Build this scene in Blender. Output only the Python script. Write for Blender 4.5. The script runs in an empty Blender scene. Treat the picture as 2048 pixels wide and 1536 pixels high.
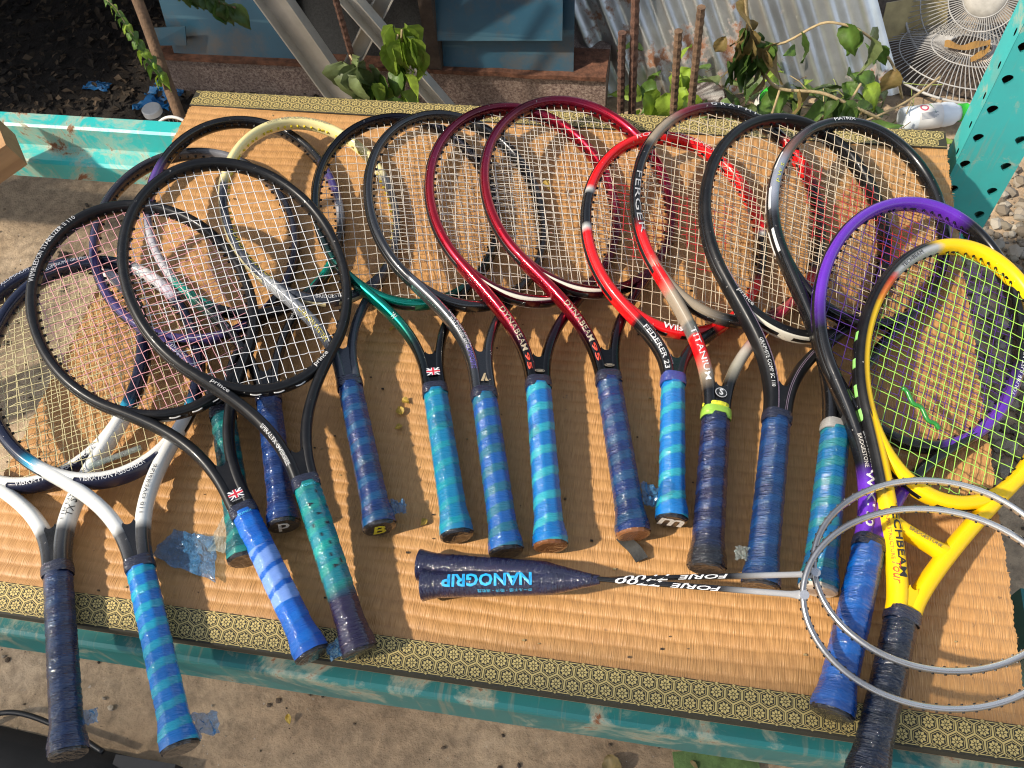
import bpy, math, random
import numpy as np
from mathutils import Matrix, Vector, Euler, noise

# ------------------------------------------------------------------ camera, sky, sun, exposure
S = bpy.context.scene
C = S.collection
SUN_EL, SUN_AZ = math.radians(42.0), math.radians(27.0)     # light travels towards +x +y (azimuth from +x)
LDIR = Vector((math.cos(SUN_EL)*math.cos(SUN_AZ), math.cos(SUN_EL)*math.sin(SUN_AZ), -math.sin(SUN_EL)))
camd = bpy.data.cameras.new('camera'); cam = bpy.data.objects.new('camera', camd); C.objects.link(cam)
cam.location = (0.75277, -0.20179, 0.92749); cam.rotation_euler = (0.560117, 0.064942, 0.155465)
camd.sensor_width = 36.0; camd.lens = 1750.0/2048.0*36.0; camd.clip_start = 0.02; camd.clip_end = 200.0
S.camera = cam
W = bpy.data.worlds.new('World'); S.world = W; W.use_nodes = True
wn = W.node_tree.nodes; wl = W.node_tree.links
sky = wn.new('ShaderNodeTexSky'); sky.sky_type = 'NISHITA'; sky.sun_disc = False
sky.sun_elevation = SUN_EL
to_sun = -LDIR
sky.sun_rotation = math.atan2(to_sun.x, to_sun.y)
bg = wn['Background']; bg.inputs['Strength'].default_value = 0.135
hs = wn.new('ShaderNodeHueSaturation'); hs.inputs['Saturation'].default_value = 0.55; wl.new(sky.outputs[0], hs.inputs['Color']); wl.new(hs.outputs[0], bg.inputs[0])
sl = bpy.data.lights.new('sun', 'SUN'); sl.energy = 3.4; sl.angle = math.radians(1.9); sl.color = (1.0, 0.90, 0.76)
so = bpy.data.objects.new('sun', sl); C.objects.link(so); so.rotation_euler = LDIR.to_track_quat('-Z', 'Y').to_euler()
S.view_settings.view_transform = 'Standard'; S.view_settings.look = 'None'
S.view_settings.exposure = 0.92; S.view_settings.gamma = 1.0; S.view_settings.use_curve_mapping = False
S.render.engine = 'CYCLES'; S.cycles.use_denoising = True
S.cycles.filter_width = 1.15; S.cycles.max_bounces = 8; S.cycles.transparent_max_bounces = 12

rnd = random.Random(7)
GZ = -0.45            # ground; the mat's top face is z = 0
MW, MD = 1.165, 0.866 # mat

# ------------------------------------------------------------------ materials
def L(r, g, b):       # sRGB 0-255 -> linear
    f = lambda c: (c/255.0/12.92 if c/255.0 <= 0.04045 else ((c/255.0+0.055)/1.055)**2.4)
    return (f(r), f(g), f(b))
MATS = {}
class M:
    def __init__(s, name):
        s.m = bpy.data.materials.new(name); s.m.use_nodes = True
        s.t = s.m.node_tree; s.n = s.t.nodes; s.b = s.n['Principled BSDF']; s.out = s.n['Material Output']
    def node(s, typ, **kw):
        n = s.n.new(typ)
        for k, v in kw.items():
            if hasattr(n, k) and k not in n.inputs: setattr(n, k, v)
            else: n.inputs[k].default_value = v
        return n
    def link(s, a, b): s.t.links.new(a, b)
    def setp(s, **kw):
        for k, v in kw.items(): s.b.inputs[k.replace('_', ' ')].default_value = v
        return s
    def coords(s, scale=(1, 1, 1), kind='Object'):
        tc = s.node('ShaderNodeTexCoord'); mp = s.node('ShaderNodeMapping'); mp.inputs['Scale'].default_value = scale
        s.link(tc.outputs[kind], mp.inputs[0]); return mp.outputs[0]
    def noise(s, vec, scale=5.0, detail=4.0, rough=0.6, dist=0.0):
        n = s.node('ShaderNodeTexNoise'); n.inputs['Scale'].default_value = scale; n.inputs['Detail'].default_value = detail
        n.inputs['Roughness'].default_value = rough; n.inputs['Distortion'].default_value = dist
        s.link(vec, n.inputs['Vector']); return n.outputs['Fac']
    def ramp(s, fac, stops):
        r = s.node('ShaderNodeValToRGB'); e = r.color_ramp.elements
        while len(e) < len(stops): e.new(0.5)
        for el, (p, c) in zip(e, stops):
            el.position = p; el.color = (*c, 1) if len(c) == 3 else c
        s.link(fac, r.inputs[0]); return r.outputs[0]
    def mix(s, fac, a, b, mode='MIX'):
        n = s.node('ShaderNodeMix', data_type='RGBA', blend_type=mode)
        for sock, v in ((0, fac), (6, a), (7, b)):
            if hasattr(v, 'is_linked') or hasattr(v, 'links'): s.link(v, n.inputs[sock])
            elif sock == 0: n.inputs[0].default_value = v
            else: n.inputs[sock].default_value = (*v, 1)
        return n.outputs[2]
    def bump(s, h, strength=0.5, dist=0.002):
        n = s.node('ShaderNodeBump'); n.inputs['Strength'].default_value = strength; n.inputs['Distance'].default_value = dist
        s.link(h, n.inputs['Height']); s.link(n.outputs[0], s.b.inputs['Normal']); return n
    def attr(s):
        a = s.node('ShaderNodeAttribute'); a.attribute_name = 'Col'; return a.outputs['Color']
    def base(s, c):
        if hasattr(c, 'links'): s.link(c, s.b.inputs['Base Color'])
        else: s.b.inputs['Base Color'].default_value = (*c, 1)
        return s
g3 = lambda v: (v, v, v)

def plain(name, col, rough=0.6, metal=0.0, var=0.25, scale=30, bump=0.0, **kw):
    if name in MATS: return MATS[name]
    m = M(name); v = m.coords()
    n = m.noise(v, scale, 5)
    m.base(m.mix(m.ramp(n, [(0.3, g3(0)), (0.75, g3(1))]), tuple(c*(1-var) for c in col), tuple(min(1, c*(1+var)) for c in col)))
    m.setp(Roughness=rough, Metallic=metal, **kw)
    if bump: m.bump(m.noise(v, scale*3, 4), 0.6, bump)
    MATS[name] = m.m; return m.m

def paint(name, rough, metal=0.0, coat=0.6, flake=0.0):
    m = M(name); v = m.coords()
    a = m.attr()
    scr = m.ramp(m.noise(m.coords((40, 220, 40)), 6.0, 6, 0.7, 0.6), [(0.62, g3(0)), (0.70, g3(1))])
    chips = m.ramp(m.noise(v, 260, 2), [(0.74, g3(0)), (0.77, g3(1))])
    col = m.mix(m.mix(0.07, g3(0), scr), a, (0.35, 0.34, 0.32))
    col = m.mix(m.mix(0.5, g3(0), chips), col, (0.55, 0.53, 0.5))
    nick = m.ramp(m.noise(v, 75, 3, 0.6), [(0.715, g3(0)), (0.735, g3(0.75))]); col = m.mix(nick, col, (0.26, 0.24, 0.22))
    dust = m.ramp(m.noise(v, 35, 6), [(0.45, g3(0)), (0.8, g3(1))])
    col = m.mix(m.mix(0.018, g3(0), dust), col, (0.5, 0.42, 0.33))
    m.base(col)
    m.setp(Metallic=metal, Coat_Weight=coat, Coat_Roughness=0.06, Coat_IOR=1.4, IOR=1.36)
    m.link(m.ramp(m.noise(v, 90, 5), [(0.2, g3(rough*0.75)), (0.8, g3(min(1, rough*1.35)))]), m.b.inputs['Roughness'])
    if flake: m.bump(m.noise(v, 1800, 1), 0.12, 0.0005)
    MATS[name] = m.m; return m.m
paint('frame_satin', 0.36, 0.0, 0.1); paint('frame_gloss', 0.25, 0.0, 0.6); paint('frame_metallic', 0.27, 0.85, 0.7, 1.0)

m = M('string'); m.base(m.attr()); m.setp(Roughness=0.32, Coat_Weight=0.3); MATS['string'] = m.m
m = M('print'); m.base(m.mix(m.ramp(m.noise(m.coords(), 420, 4, 0.7), [(0.52, g3(0)), (0.66, g3(0.6))]), m.attr(), (0.05, 0.05, 0.05))); m.setp(Roughness=0.45); MATS['print'] = m.m

m = M('film_wrap')      # cling film stretched round a grip: glossy, full of fine drawn creases
r1 = m.noise(m.coords((34, 300, 34)), 1.0, 2, 0.5, 0.8); r2 = m.noise(m.coords((110, 420, 60)), 1.0, 2, 0.5, 1.5)
mx = m.node('ShaderNodeMath', operation='MULTIPLY_ADD'); m.link(r2, mx.inputs[0]); mx.inputs[1].default_value = 0.5; m.link(r1, mx.inputs[2])
m.base(m.attr())
m.setp(Roughness=0.55, Coat_Weight=1.0, Coat_Roughness=0.07, Coat_IOR=1.62, IOR=1.15); bn = m.bump(mx.outputs[0], 1.0, 0.0034)
for l_ in list(m.b.inputs['Normal'].links): m.t.links.remove(l_)
m.link(bn.outputs[0], m.b.inputs['Coat Normal'])
MATS['film_wrap'] = m.m

m = M('clear_film'); m.setp(Roughness=0.12, IOR=1.45, Alpha=1.0)
tr = m.node('ShaderNodeBsdfTransparent'); ms = m.node('ShaderNodeMixShader'); ms.inputs[0].default_value = 0.5
m.base(m.mix(m.noise(m.coords(), 60, 4), (0.012, 0.15, 0.40), (0.09, 0.32, 0.56))); tr.inputs[0].default_value = (0.70, 0.82, 0.9, 1)
m.bump(m.noise(m.coords(), 170, 5, 0.6, 1.5), 1.0, 0.004); m.setp(Coat_Weight=1.0, Coat_Roughness=0.05)
m.link(tr.outputs[0], ms.inputs[1]); m.link(m.b.outputs[0], ms.inputs[2]); m.link(ms.outputs[0], m.out.inputs[0]); MATS['clear_film'] = m.m

m = M('pale_film'); m.setp(Roughness=0.1)
tr = m.node('ShaderNodeBsdfTransparent'); ms = m.node('ShaderNodeMixShader'); ms.inputs[0].default_value = 0.28
m.base((0.45, 0.52, 0.5)); tr.inputs[0].default_value = (0.86, 0.92, 0.9, 1)
m.bump(m.noise(m.coords(), 120, 5, 0.6, 1.0), 0.8, 0.003)
m.link(tr.outputs[0], ms.inputs[1]); m.link(m.b.outputs[0], ms.inputs[2]); m.link(ms.outputs[0], m.out.inputs[0]); MATS['pale_film'] = m.m

m = M('rush')           # woven rush: every strand its own tone, worn and stained in places
st = m.noise(m.coords((720, 52, 1)), 1.0, 1, 0.5); fine = m.noise(m.coords((1300, 30, 1)), 1.0, 1); row = m.noise(m.coords((14, 69, 1)), 1.0, 2); big = m.noise(m.coords(), 4.5, 5)
col = m.ramp(st, [(0.2, (0.31, 0.145, 0.043)), (0.5, (0.42, 0.210, 0.068)), (0.8, (0.52, 0.280, 0.100))])
col = m.mix(m.mix(0.35, g3(0), fine), col, (0.38, 0.19, 0.06))
col = m.mix(m.ramp(row, [(0.3, g3(0.0)), (0.7, g3(0.30))]), col, (0.50, 0.27, 0.085))
col = m.mix(m.ramp(big, [(0.54, g3(0.0)), (0.78, g3(0.22))]), col, (0.27, 0.17, 0.085))
spot = m.ramp(m.noise(m.coords(), 75, 3), [(0.70, g3(0)), (0.76, g3(0.6))])
m.base(m.mix(spot, col, (0.10, 0.06, 0.03))); m.setp(Roughness=0.5, Sheen_Weight=0.1)
m.bump(st, 0.7, 0.0014); MATS['rush'] = m.m

m = M('brocade_ground'); t = m.noise(m.coords((900, 900, 1)), 1, 2)
m.base(m.mix(t, (0.010, 0.010, 0.006), (0.040, 0.034, 0.016))); m.setp(Roughness=0.75); m.bump(t, 0.6, 0.0006); MATS['brocade_ground'] = m.m
m = M('gold_thread'); t = m.noise(m.coords((1400, 1400, 1)), 1, 2); t2 = m.noise(m.coords(), 12, 3)
m.base(m.mix(m.ramp(t2, [(0.3, g3(0)), (0.7, g3(0.45))]), m.mix(t, (0.40, 0.30, 0.09), (0.74, 0.58, 0.22)), (0.42, 0.34, 0.14)))
m.setp(Roughness=0.45, Metallic=0.15); m.bump(t, 0.7, 0.0006); MATS['gold_thread'] = m.m

def rusty(name, teal, amount):
    m = M(name); v = m.coords()
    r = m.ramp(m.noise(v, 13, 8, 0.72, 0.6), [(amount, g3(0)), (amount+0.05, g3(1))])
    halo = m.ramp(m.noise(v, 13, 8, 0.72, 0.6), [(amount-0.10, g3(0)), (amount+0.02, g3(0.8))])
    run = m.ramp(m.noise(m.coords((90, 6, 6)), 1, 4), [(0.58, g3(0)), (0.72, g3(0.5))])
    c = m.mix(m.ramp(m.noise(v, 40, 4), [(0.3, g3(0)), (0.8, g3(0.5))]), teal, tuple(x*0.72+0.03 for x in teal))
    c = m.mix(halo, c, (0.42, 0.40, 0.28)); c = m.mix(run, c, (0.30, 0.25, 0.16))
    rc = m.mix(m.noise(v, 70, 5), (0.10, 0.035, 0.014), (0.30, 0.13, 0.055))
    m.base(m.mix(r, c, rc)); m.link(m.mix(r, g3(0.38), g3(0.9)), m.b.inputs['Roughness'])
    m.bump(r, 0.4, 0.0012); MATS[name] = m.m
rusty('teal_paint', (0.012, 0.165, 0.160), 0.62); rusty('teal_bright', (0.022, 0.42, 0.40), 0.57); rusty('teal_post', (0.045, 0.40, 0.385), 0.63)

m = M('dirt'); v = m.coords()
n1 = m.noise(v, 3.0, 8, 0.65); n2 = m.noise(v, 45, 6, 0.7); n3 = m.noise(v, 160, 3)
c = m.ramp(n1, [(0.3, (0.31, 0.21, 0.125)), (0.55, (0.48, 0.35, 0.22)), (0.75, (0.58, 0.45, 0.31))])
c = m.mix(m.ramp(n2, [(0.35, g3(0.55)), (0.6, g3(0))]), c, (0.11, 0.08, 0.05))
c = m.mix(m.ramp(n3, [(0.69, g3(0)), (0.73, g3(0.7))]), c, (0.045, 0.03, 0.02))
c = m.mix(m.ramp(m.noise(v, 120, 2), [(0.72, g3(0)), (0.76, g3(0.6))]), c, (0.5, 0.46, 0.4))
m.base(c); m.setp(Roughness=0.92); m.bump(m.noise(v, 90, 7, 0.7), 0.7, 0.006); MATS['dirt'] = m.m

m = M('litter_soil'); m.base(m.attr()); m.setp(Roughness=0.95); MATS['litter'] = m.m
m = M('leaf_green'); a = m.attr(); m.base(m.mix(m.mix(0.35, g3(0), m.noise(m.coords(), 180, 4)), a, (0.16, 0.19, 0.03)))
m.setp(Roughness=0.5, Subsurface_Weight=0.0); tl = m.node('ShaderNodeBsdfTranslucent'); ms = m.node('ShaderNodeMixShader'); ms.inputs[0].default_value = 0.28
m.link(a, tl.inputs[0]); m.link(m.b.outputs[0], ms.inputs[1]); m.link(tl.outputs[0], ms.inputs[2]); m.link(ms.outputs[0], m.out.inputs[0])
m.bump(m.noise(m.coords(), 140, 3), 0.5, 0.002); MATS['leaf'] = m.m

m = M('galvanised'); v = m.coords()
r = m.ramp(m.noise(v, 7, 8, 0.7), [(0.56, g3(0)), (0.62, g3(1))])
c = m.mix(m.noise(v, 22, 5), (0.34, 0.35, 0.35), (0.72, 0.73, 0.72)); c = m.mix(m.ramp(m.noise(v, 5, 5), [(0.4, g3(0)), (0.7, g3(0.5))]), c, (0.30, 0.28, 0.25))
m.base(m.mix(r, c, m.mix(m.noise(v, 60, 4), (0.13, 0.05, 0.025), (0.30, 0.15, 0.08)))); m.link(m.mix(r, g3(0.85), g3(0.0)), m.b.inputs['Metallic'])
m.link(m.mix(r, g3(0.34), g3(0.9)), m.b.inputs['Roughness']); m.bump(m.noise(v, 90, 5), 0.25, 0.002); MATS['galvanised'] = m.m

m = M('speckled_stone'); v = m.coords(); n = m.noise(v, 190, 4, 0.8)
m.base(m.mix(m.ramp(m.noise(v, 6, 5), [(0.4, g3(0)), (0.7, g3(0.6))]), m.ramp(n, [(0.38, (0.07, 0.042, 0.035)), (0.5, (0.19, 0.13, 0.105)), (0.62, (0.32, 0.25, 0.20))]), (0.12, 0.08, 0.06)))
m.setp(Roughness=0.75); m.bump(n, 0.4, 0.001); MATS['speckled_stone'] = m.m
m = M('blue_board'); v = m.coords()
c = m.mix(m.ramp(m.noise(v, 4, 6), [(0.35, g3(0)), (0.75, g3(1))]), (0.009, 0.055, 0.095), (0.022, 0.080, 0.118))
ln = m.ramp(m.noise(m.coords((2, 2, 45)), 1, 3), [(0.60, g3(0)), (0.66, g3(0.5))])
dk = m.ramp(m.noise(v, 9, 7, 0.7), [(0.48, g3(0)), (0.68, g3(0.8))])
c = m.mix(ln, c, (0.06, 0.14, 0.18)); m.base(m.mix(dk, c, (0.085, 0.066, 0.05))); m.setp(Roughness=0.45); m.bump(m.noise(v, 60, 4), 0.2, 0.002); MATS['blue_board'] = m.m
m = M('timber'); v = m.coords((8, 60, 60)); n = m.noise(v, 1.0, 5, 0.6, 1.0)
m.base(m.mix(n, (0.20, 0.10, 0.04), (0.50, 0.29, 0.13))); m.setp(Roughness=0.8); m.bump(n, 0.5, 0.002); MATS['timber'] = m.m
plain('dark_timber', (0.06, 0.04, 0.028), 0.85, 0, 0.5, 25, 0.003)
plain('bark', (0.13, 0.075, 0.04), 0.85, 0, 0.45, 60, 0.004)
plain('rust_iron', (0.11, 0.055, 0.035), 0.85, 0.2, 0.6, 120, 0.002)
plain('rust_plate', (0.13, 0.055, 0.03), 0.85, 0.2, 0.6, 60, 0.003)
plain('aluminium', (0.46, 0.44, 0.39), 0.45, 0.3, 0.15, 25, 0.001)
plain('black_stone', (0.022, 0.021, 0.02), 0.35, 0, 0.8, 260, 0.0)
plain('black_plastic', (0.012, 0.012, 0.013), 0.42, 0, 0.3, 60, 0.0)
plain('rubber', (0.035, 0.034, 0.03), 0.7, 0, 0.35, 90, 0.001)
plain('black_cloth', (0.010, 0.010, 0.011), 0.8, 0, 0.4, 900, 0.0012)
plain('guard_wire', (0.33, 0.32, 0.30), 0.5, 0, 0.25, 30)
plain('bottle_plastic', (0.66, 0.71, 0.74), 0.5, 0, 0.06, 30)
plain('cap_green', (0.03, 0.45, 0.03), 0.4, 0, 0.2, 40)
plain('white_plastic', (0.66, 0.64, 0.60), 0.45, 0, 0.12, 30)
plain('glass_jar', (0.12, 0.12, 0.10), 0.1, 0, 0.2, 30, Transmission_Weight=0.5)
plain('stem_tan', (0.36, 0.27, 0.14), 0.75, 0, 0.3, 80, 0.002)
plain('blocker_tin', (0.20, 0.19, 0.18), 0.6, 0.4, 0.3, 8)
plain('blocker_dark', (0.05, 0.045, 0.04), 0.9, 0, 0.4, 6, 0.006)
plain('gold_card', (0.34, 0.27, 0.12), 0.6, 0, 0.3, 30)
plain('blue_bag', (0.01, 0.13, 0.32), 0.5, 0, 0.4, 30)

# ------------------------------------------------------------------ mesh helpers
def mk(name, vs, fs, mat, parent=None, col=None, smooth=False, mats=None, midx=None):
    me = bpy.data.meshes.new(name); me.from_pydata([tuple(map(float, p)) for p in vs], [], fs)
    me.materials.append(MATS[mat] if isinstance(mat, str) else mat)
    for x in (mats or []): me.materials.append(MATS[x])
    if midx is not None: me.polygons.foreach_set('material_index', np.asarray(midx, dtype=np.int32))
    if col is not None:
        ca = me.color_attributes.new('Col', 'FLOAT_COLOR', 'POINT')
        col = np.asarray(col, dtype=np.float32)
        if col.ndim == 1: col = np.tile(col, (len(vs), 1))
        ca.data.foreach_set('color', np.concatenate([col, np.ones((len(vs), 1), np.float32)], 1).ravel())
    if smooth: me.polygons.foreach_set('use_smooth', np.ones(len(me.polygons), dtype=bool))
    me.update()
    o = bpy.data.objects.new(name, me); C.objects.link(o)
    if parent is not None: o.parent = parent
    return o
class B:                       # collects pieces of ONE part
    def __init__(s): s.v = []; s.f = []; s.c = []; s.mi = []
    def add(s, vs, fs, col=None, mi=0):
        o = len(s.v); s.v += [tuple(p) for p in vs]; s.f += [tuple(i+o for i in f) for f in fs]
        if col is not None:
            c = np.asarray(col); s.c += ([tuple(c)]*len(vs) if c.ndim == 1 else [tuple(x) for x in c])
        s.mi += [mi]*len(fs)
        return s
    def box(s, lo, hi, M4=None, col=None, mi=0):
        (a, b, c), (d, e, f) = lo, hi
        vs = [(a,b,c),(d,b,c),(d,e,c),(a,e,c),(a,b,f),(d,b,f),(d,e,f),(a,e,f)]
        if M4 is not None: vs = [tuple(M4 @ Vector(p)) for p in vs]
        return s.add(vs, [(0,3,2,1),(4,5,6,7),(0,1,5,4),(1,2,6,5),(2,3,7,6),(3,0,4,7)], col, mi)
    def tube(s, pts, r, n=6, col=None, cap=True, mi=0):
        vs, fs = tube3(pts, r, n, cap); return s.add(vs, fs, col, mi)
    def build(s, name, mat, parent=None, smooth=False, mats=None):
        return mk(name, s.v, s.f, mat, parent, s.c if s.c else None, smooth, mats, s.mi if mats else None)
def tube3(pts, r, n=6, cap=True):
    P = [Vector(p) for p in pts]; rr = r if hasattr(r, '__len__') else [r]*len(P)
    vs = []; fs = []; t0 = (P[1]-P[0]).normalized()
    up = Vector((0, 0, 1)) if abs(t0.z) < 0.9 else Vector((1, 0, 0)); N = (up - t0*up.dot(t0)).normalized()
    for i, p in enumerate(P):
        t = (P[min(i+1, len(P)-1)]-P[max(i-1, 0)]).normalized()
        N = (N - t*N.dot(t)).normalized(); Bn = t.cross(N)
        for k in range(n):
            a = 2*math.pi*k/n; vs.append(p + (N*math.cos(a)+Bn*math.sin(a))*rr[i])
    for i in range(len(P)-1):
        for k in range(n): fs.append((i*n+k, i*n+(k+1) % n, (i+1)*n+(k+1) % n, (i+1)*n+k))
    if cap: fs += [tuple(range(n-1, -1, -1)), tuple((len(P)-1)*n+k for k in range(n))]
    return vs, fs
def lathe(prof, n=24, axis='z'):
    vs = []; fs = []
    for r, z in prof:
        for k in range(n): a = 2*math.pi*k/n; vs.append((r*math.cos(a), r*math.sin(a), z))
    for i in range(len(prof)-1):
        for k in range(n): fs.append((i*n+k, i*n+(k+1) % n, (i+1)*n+(k+1) % n, (i+1)*n+k))
    fs += [tuple(range(n-1, -1, -1)), tuple((len(prof)-1)*n+k for k in range(n))]
    return vs, fs
def tag(o, label, cat, group=None, kind=None):
    if label: o['label'] = label
    if cat: o['category'] = cat
    if group: o['group'] = group
    if kind: o['kind'] = kind
    return o
def thing(name, label, cat, loc=(0, 0, 0), rot=(0, 0, 0), group=None):
    o = bpy.data.objects.new(name, None); C.objects.link(o); o.location = loc; o.rotation_euler = rot
    o.empty_display_size = 0.02
    return tag(o, label, cat, group)
def structure(o): o['kind'] = 'structure'; return o
def stuff(o): o['kind'] = 'stuff'; return o
def lerp(a, b, t): return tuple(x+(y-x)*t for x, y in zip(a, b))
def ramp(st, x):
    if x <= st[0][0]: return st[0][1]
    for (p, c), (q, d) in zip(st, st[1:]):
        if x <= q: return lerp(c, d, 0 if q == p else (x-p)/(q-p))
    return st[-1][1]

# ------------------------------------------------------------------ lettering (font outlines -> flat meshes)
_tx = {}
def glyphs(s, shear=0.0, fat=0.0):
    k = (s, shear, fat)
    if k in _tx: return _tx[k]
    cu = bpy.data.curves.new('lettering', 'FONT'); cu.body = s; cu.resolution_u = 2; cu.shear = shear; cu.offset = fat
    ob = bpy.data.objects.new('lettering', cu); C.objects.link(ob); bpy.context.view_layer.update()
    me = bpy.data.meshes.new_from_object(ob.evaluated_get(bpy.context.evaluated_depsgraph_get()))
    vs = np.array([v.co[:] for v in me.vertices]) if len(me.vertices) else np.zeros((0, 3)); fs = [tuple(p.vertices) for p in me.polygons]
    bpy.data.objects.remove(ob); bpy.data.curves.remove(cu); bpy.data.meshes.remove(me)
    if len(vs): vs[:, 0] -= vs[:, 0].min(); vs[:, 1] -= vs[:, 1].min()
    _tx[k] = (vs, fs); return _tx[k]

# ------------------------------------------------------------------ ground
def hgt(x, y):
    return 0.010*noise.noise((x*3, y*3, 1)) + 0.006*noise.noise((x*11, y*11, 2)) + 0.003*noise.noise((x*30, y*30, 5))
nx = ny = 150; vs = []; fs = []; X0, X1, Y0, Y1 = -1.9, 2.3, -0.9, 3.0
for j in range(ny+1):
    for i in range(nx+1):
        x = X0+(X1-X0)*i/nx; y = Y0+(Y1-Y0)*j/ny; e = min(i, j, nx-i, ny-j)/8.0
        vs.append((x, y, GZ+hgt(x, y)*min(1, e)))
for j in range(ny):
    for i in range(nx): a = j*(nx+1)+i; fs.append((a, a+1, a+nx+2, a+nx+1))
o = len(vs); R_ = 60; vs += [(-R_, -R_, GZ), (R_, -R_, GZ), (R_, R_, GZ), (-R_, R_, GZ)]
ca, cb, cc, cd = 0, nx, (ny+1)*(nx+1)-1, ny*(nx+1)
bt = [i for i in range(nx+1)]; rt = [j*(nx+1)+nx for j in range(ny+1)]; tp = [ny*(nx+1)+i for i in range(nx, -1, -1)]; lf = [j*(nx+1) for j in range(ny, -1, -1)]
for lst, a, b in ((bt, o, o+1), (rt, o+1, o+2), (tp, o+2, o+3), (lf, o+3, o)): fs.append(tuple([a, b]+lst[::-1]))
structure(mk('ground', vs, fs, 'dirt', smooth=True))

# ------------------------------------------------------------------ racking that carries the mat
def extrude_x(prof, x0, x1, seg=40):
    vs = []; fs = []; n = len(prof)
    for i in range(seg+1):
        x = x0+(x1-x0)*i/seg
        for (y, z) in prof: vs.append((x, y+0.0008*noise.noise((x*9, y*40, z*40)), z+0.0008*noise.noise((x*7, z*30, 3))))
    for i in range(seg):
        for k in range(n): fs.append((i*n+k, i*n+(k+1) % n, (i+1)*n+(k+1) % n, (i+1)*n+k))
    fs += [tuple(range(n)), tuple(seg*n+k for k in range(n-1, -1, -1))]
    return vs, fs
def beam(prof, x0, x1, label, mat, group='teal racking beams'):
    vs, fs = extrude_x(prof, x0, x1); o = mk('rack_beam', vs, fs, mat); tag(o, label, 'beam', group)
    for x in ((x0+.06, 1.09) if prof[0][0] > .5 else (.08, 1.09)):
        y = .10 if prof[0][0] < .5 else .775
        B().box((x, y, GZ-.01), (x+.05, y+.04, -.1225 if y > .5 else -.0315)).build('leg', mat, o)
    return o
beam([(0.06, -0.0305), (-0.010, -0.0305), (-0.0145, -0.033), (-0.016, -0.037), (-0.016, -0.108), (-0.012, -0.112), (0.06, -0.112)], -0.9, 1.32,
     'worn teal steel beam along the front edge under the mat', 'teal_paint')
beam([(0.825, -0.0305), (0.800, -0.0305), (0.796, -0.034), (0.796, -0.074), (0.793, -0.078), (0.768, -0.080), (0.763, -0.085), (0.763, -0.118), (0.768, -0.122), (0.825, -0.122)], -1.3, 1.175,
     'bright teal stepped beam with rust patches behind the mat, sunlit beside the timber', 'teal_bright')
p_ = [(x, z) for x, z in [(1.203, -0.06), (1.25, -0.06), (1.25, -0.46), (1.203, -0.46)]]
vs = []; fs = []
for i in range(12):
    y = 0.125+(0.20-0.125)*i/11
    for (x, z) in p_: vs.append((x, y, z))
for i in range(11):
    for k in range(4): fs.append((i*4+k, i*4+(k+1) % 4, (i+1)*4+(k+1) % 4, (i+1)*4+k))
fs += [(0, 1, 2, 3), (47, 46, 45, 44)]
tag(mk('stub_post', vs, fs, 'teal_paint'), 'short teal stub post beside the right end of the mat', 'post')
# perforated upright
up = thing('rack_upright', 'teal perforated steel upright with teardrop holes beside the mat', 'upright', (1.186, 0.83, GZ))
def holed_wall(w, h, hole_x, pitch, z0, kind):
    vs = []; fs = []; K = 16
    cols = sorted(hole_x); edges = [0.0]+[(a+b)/2 for a, b in zip(cols, cols[1:])]+[w]
    nrow = int(h/pitch)
    for r in range(nrow):
        for ci, cx in enumerate(cols):
            xa, xb = edges[ci], edges[ci+1]; za, zb = r*pitch, (r+1)*pitch; cz = (za+zb)/2+z0; o = len(vs)
            for k in range(K):
                a = 2*math.pi*k/K; dx, dz = math.cos(a), math.sin(a)
                if kind == 'tear':
                    rr = 0.0074*(1.0-0.28*max(0, -dz)); hx = cx+rr*dx*(1.0 if dz > 0 else 1.0+0.45*dz); hz_ = cz+rr*dz*(1.0 if dz > 0 else 1.5)
                else: hx = cx+0.0028*dx; hz_ = cz+0.006*dz
                tx = min(((xb-cx)/dx if dx > 1e-6 else (xa-cx)/dx if dx < -1e-6 else 9), ((zb-cz)/dz if dz > 1e-6 else (za-cz)/dz if dz < -1e-6 else 9))
                vs += [(hx, hz_), (cx+dx*tx, cz+dz*tx)]
            for k in range(K): q = (k+1) % K; fs.append((o+2*k, o+2*k+1, o+2*q+1, o+2*q))
            cn = [(xa, za), (xb, za), (xb, zb), (xa, zb)]      # corner fill
            for c_ in cn:
                ac = math.atan2(c_[1]-cz, c_[0]-cx) % (2*math.pi); k0 = int(ac/(2*math.pi/K)); ci_ = len(vs); vs.append(c_)
                fs.append((o+2*k0+1, ci_, o+2*((k0+1) % K)+1))
    return vs, fs
H_ = 1.3
v2, f2 = holed_wall(0.085, H_, [0.013, 0.069], 0.05, 0.0, 'tear')
mk('face_plate', [(x, 0, z) for x, z in v2]+[(x, 0.003, z) for x, z in v2], f2+[tuple(len(v2)+i for i in f) for f in f2], 'teal_post', up)
v2, f2 = holed_wall(0.045, H_, [0.012], 0.05, 0.012, 'slot')
mk('side_plate', [(0, 0.001+y, z) for y, z in v2], f2, 'teal_post', up); mk('side_plate', [(0.085, 0.001+y, z) for y, z in v2], f2, 'teal_post', up)
B().box((0.0015, 0.042, 0), (0.0835, 0.045, H_)).build('hole_shade_plate', 'rust_plate', up)  # added across the open back so the holes look shaded inside
B().box((-0.02, -0.02, 0.0), (0.114, 0.09, 0.006)).build('foot_plate', 'teal_post', up)
# sawn timber resting on the back beam at the left
tb = thing('timber_plank', 'sawn wooden plank end lying on the teal beam at the left edge', 'plank', (-0.275, 0.740, -0.03), (0.1, 0.22, math.radians(222)))
B().box((0.0, -0.05, 0.0), (0.7, 0.05, 0.045)).build('plank_body', 'timber', tb)

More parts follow.
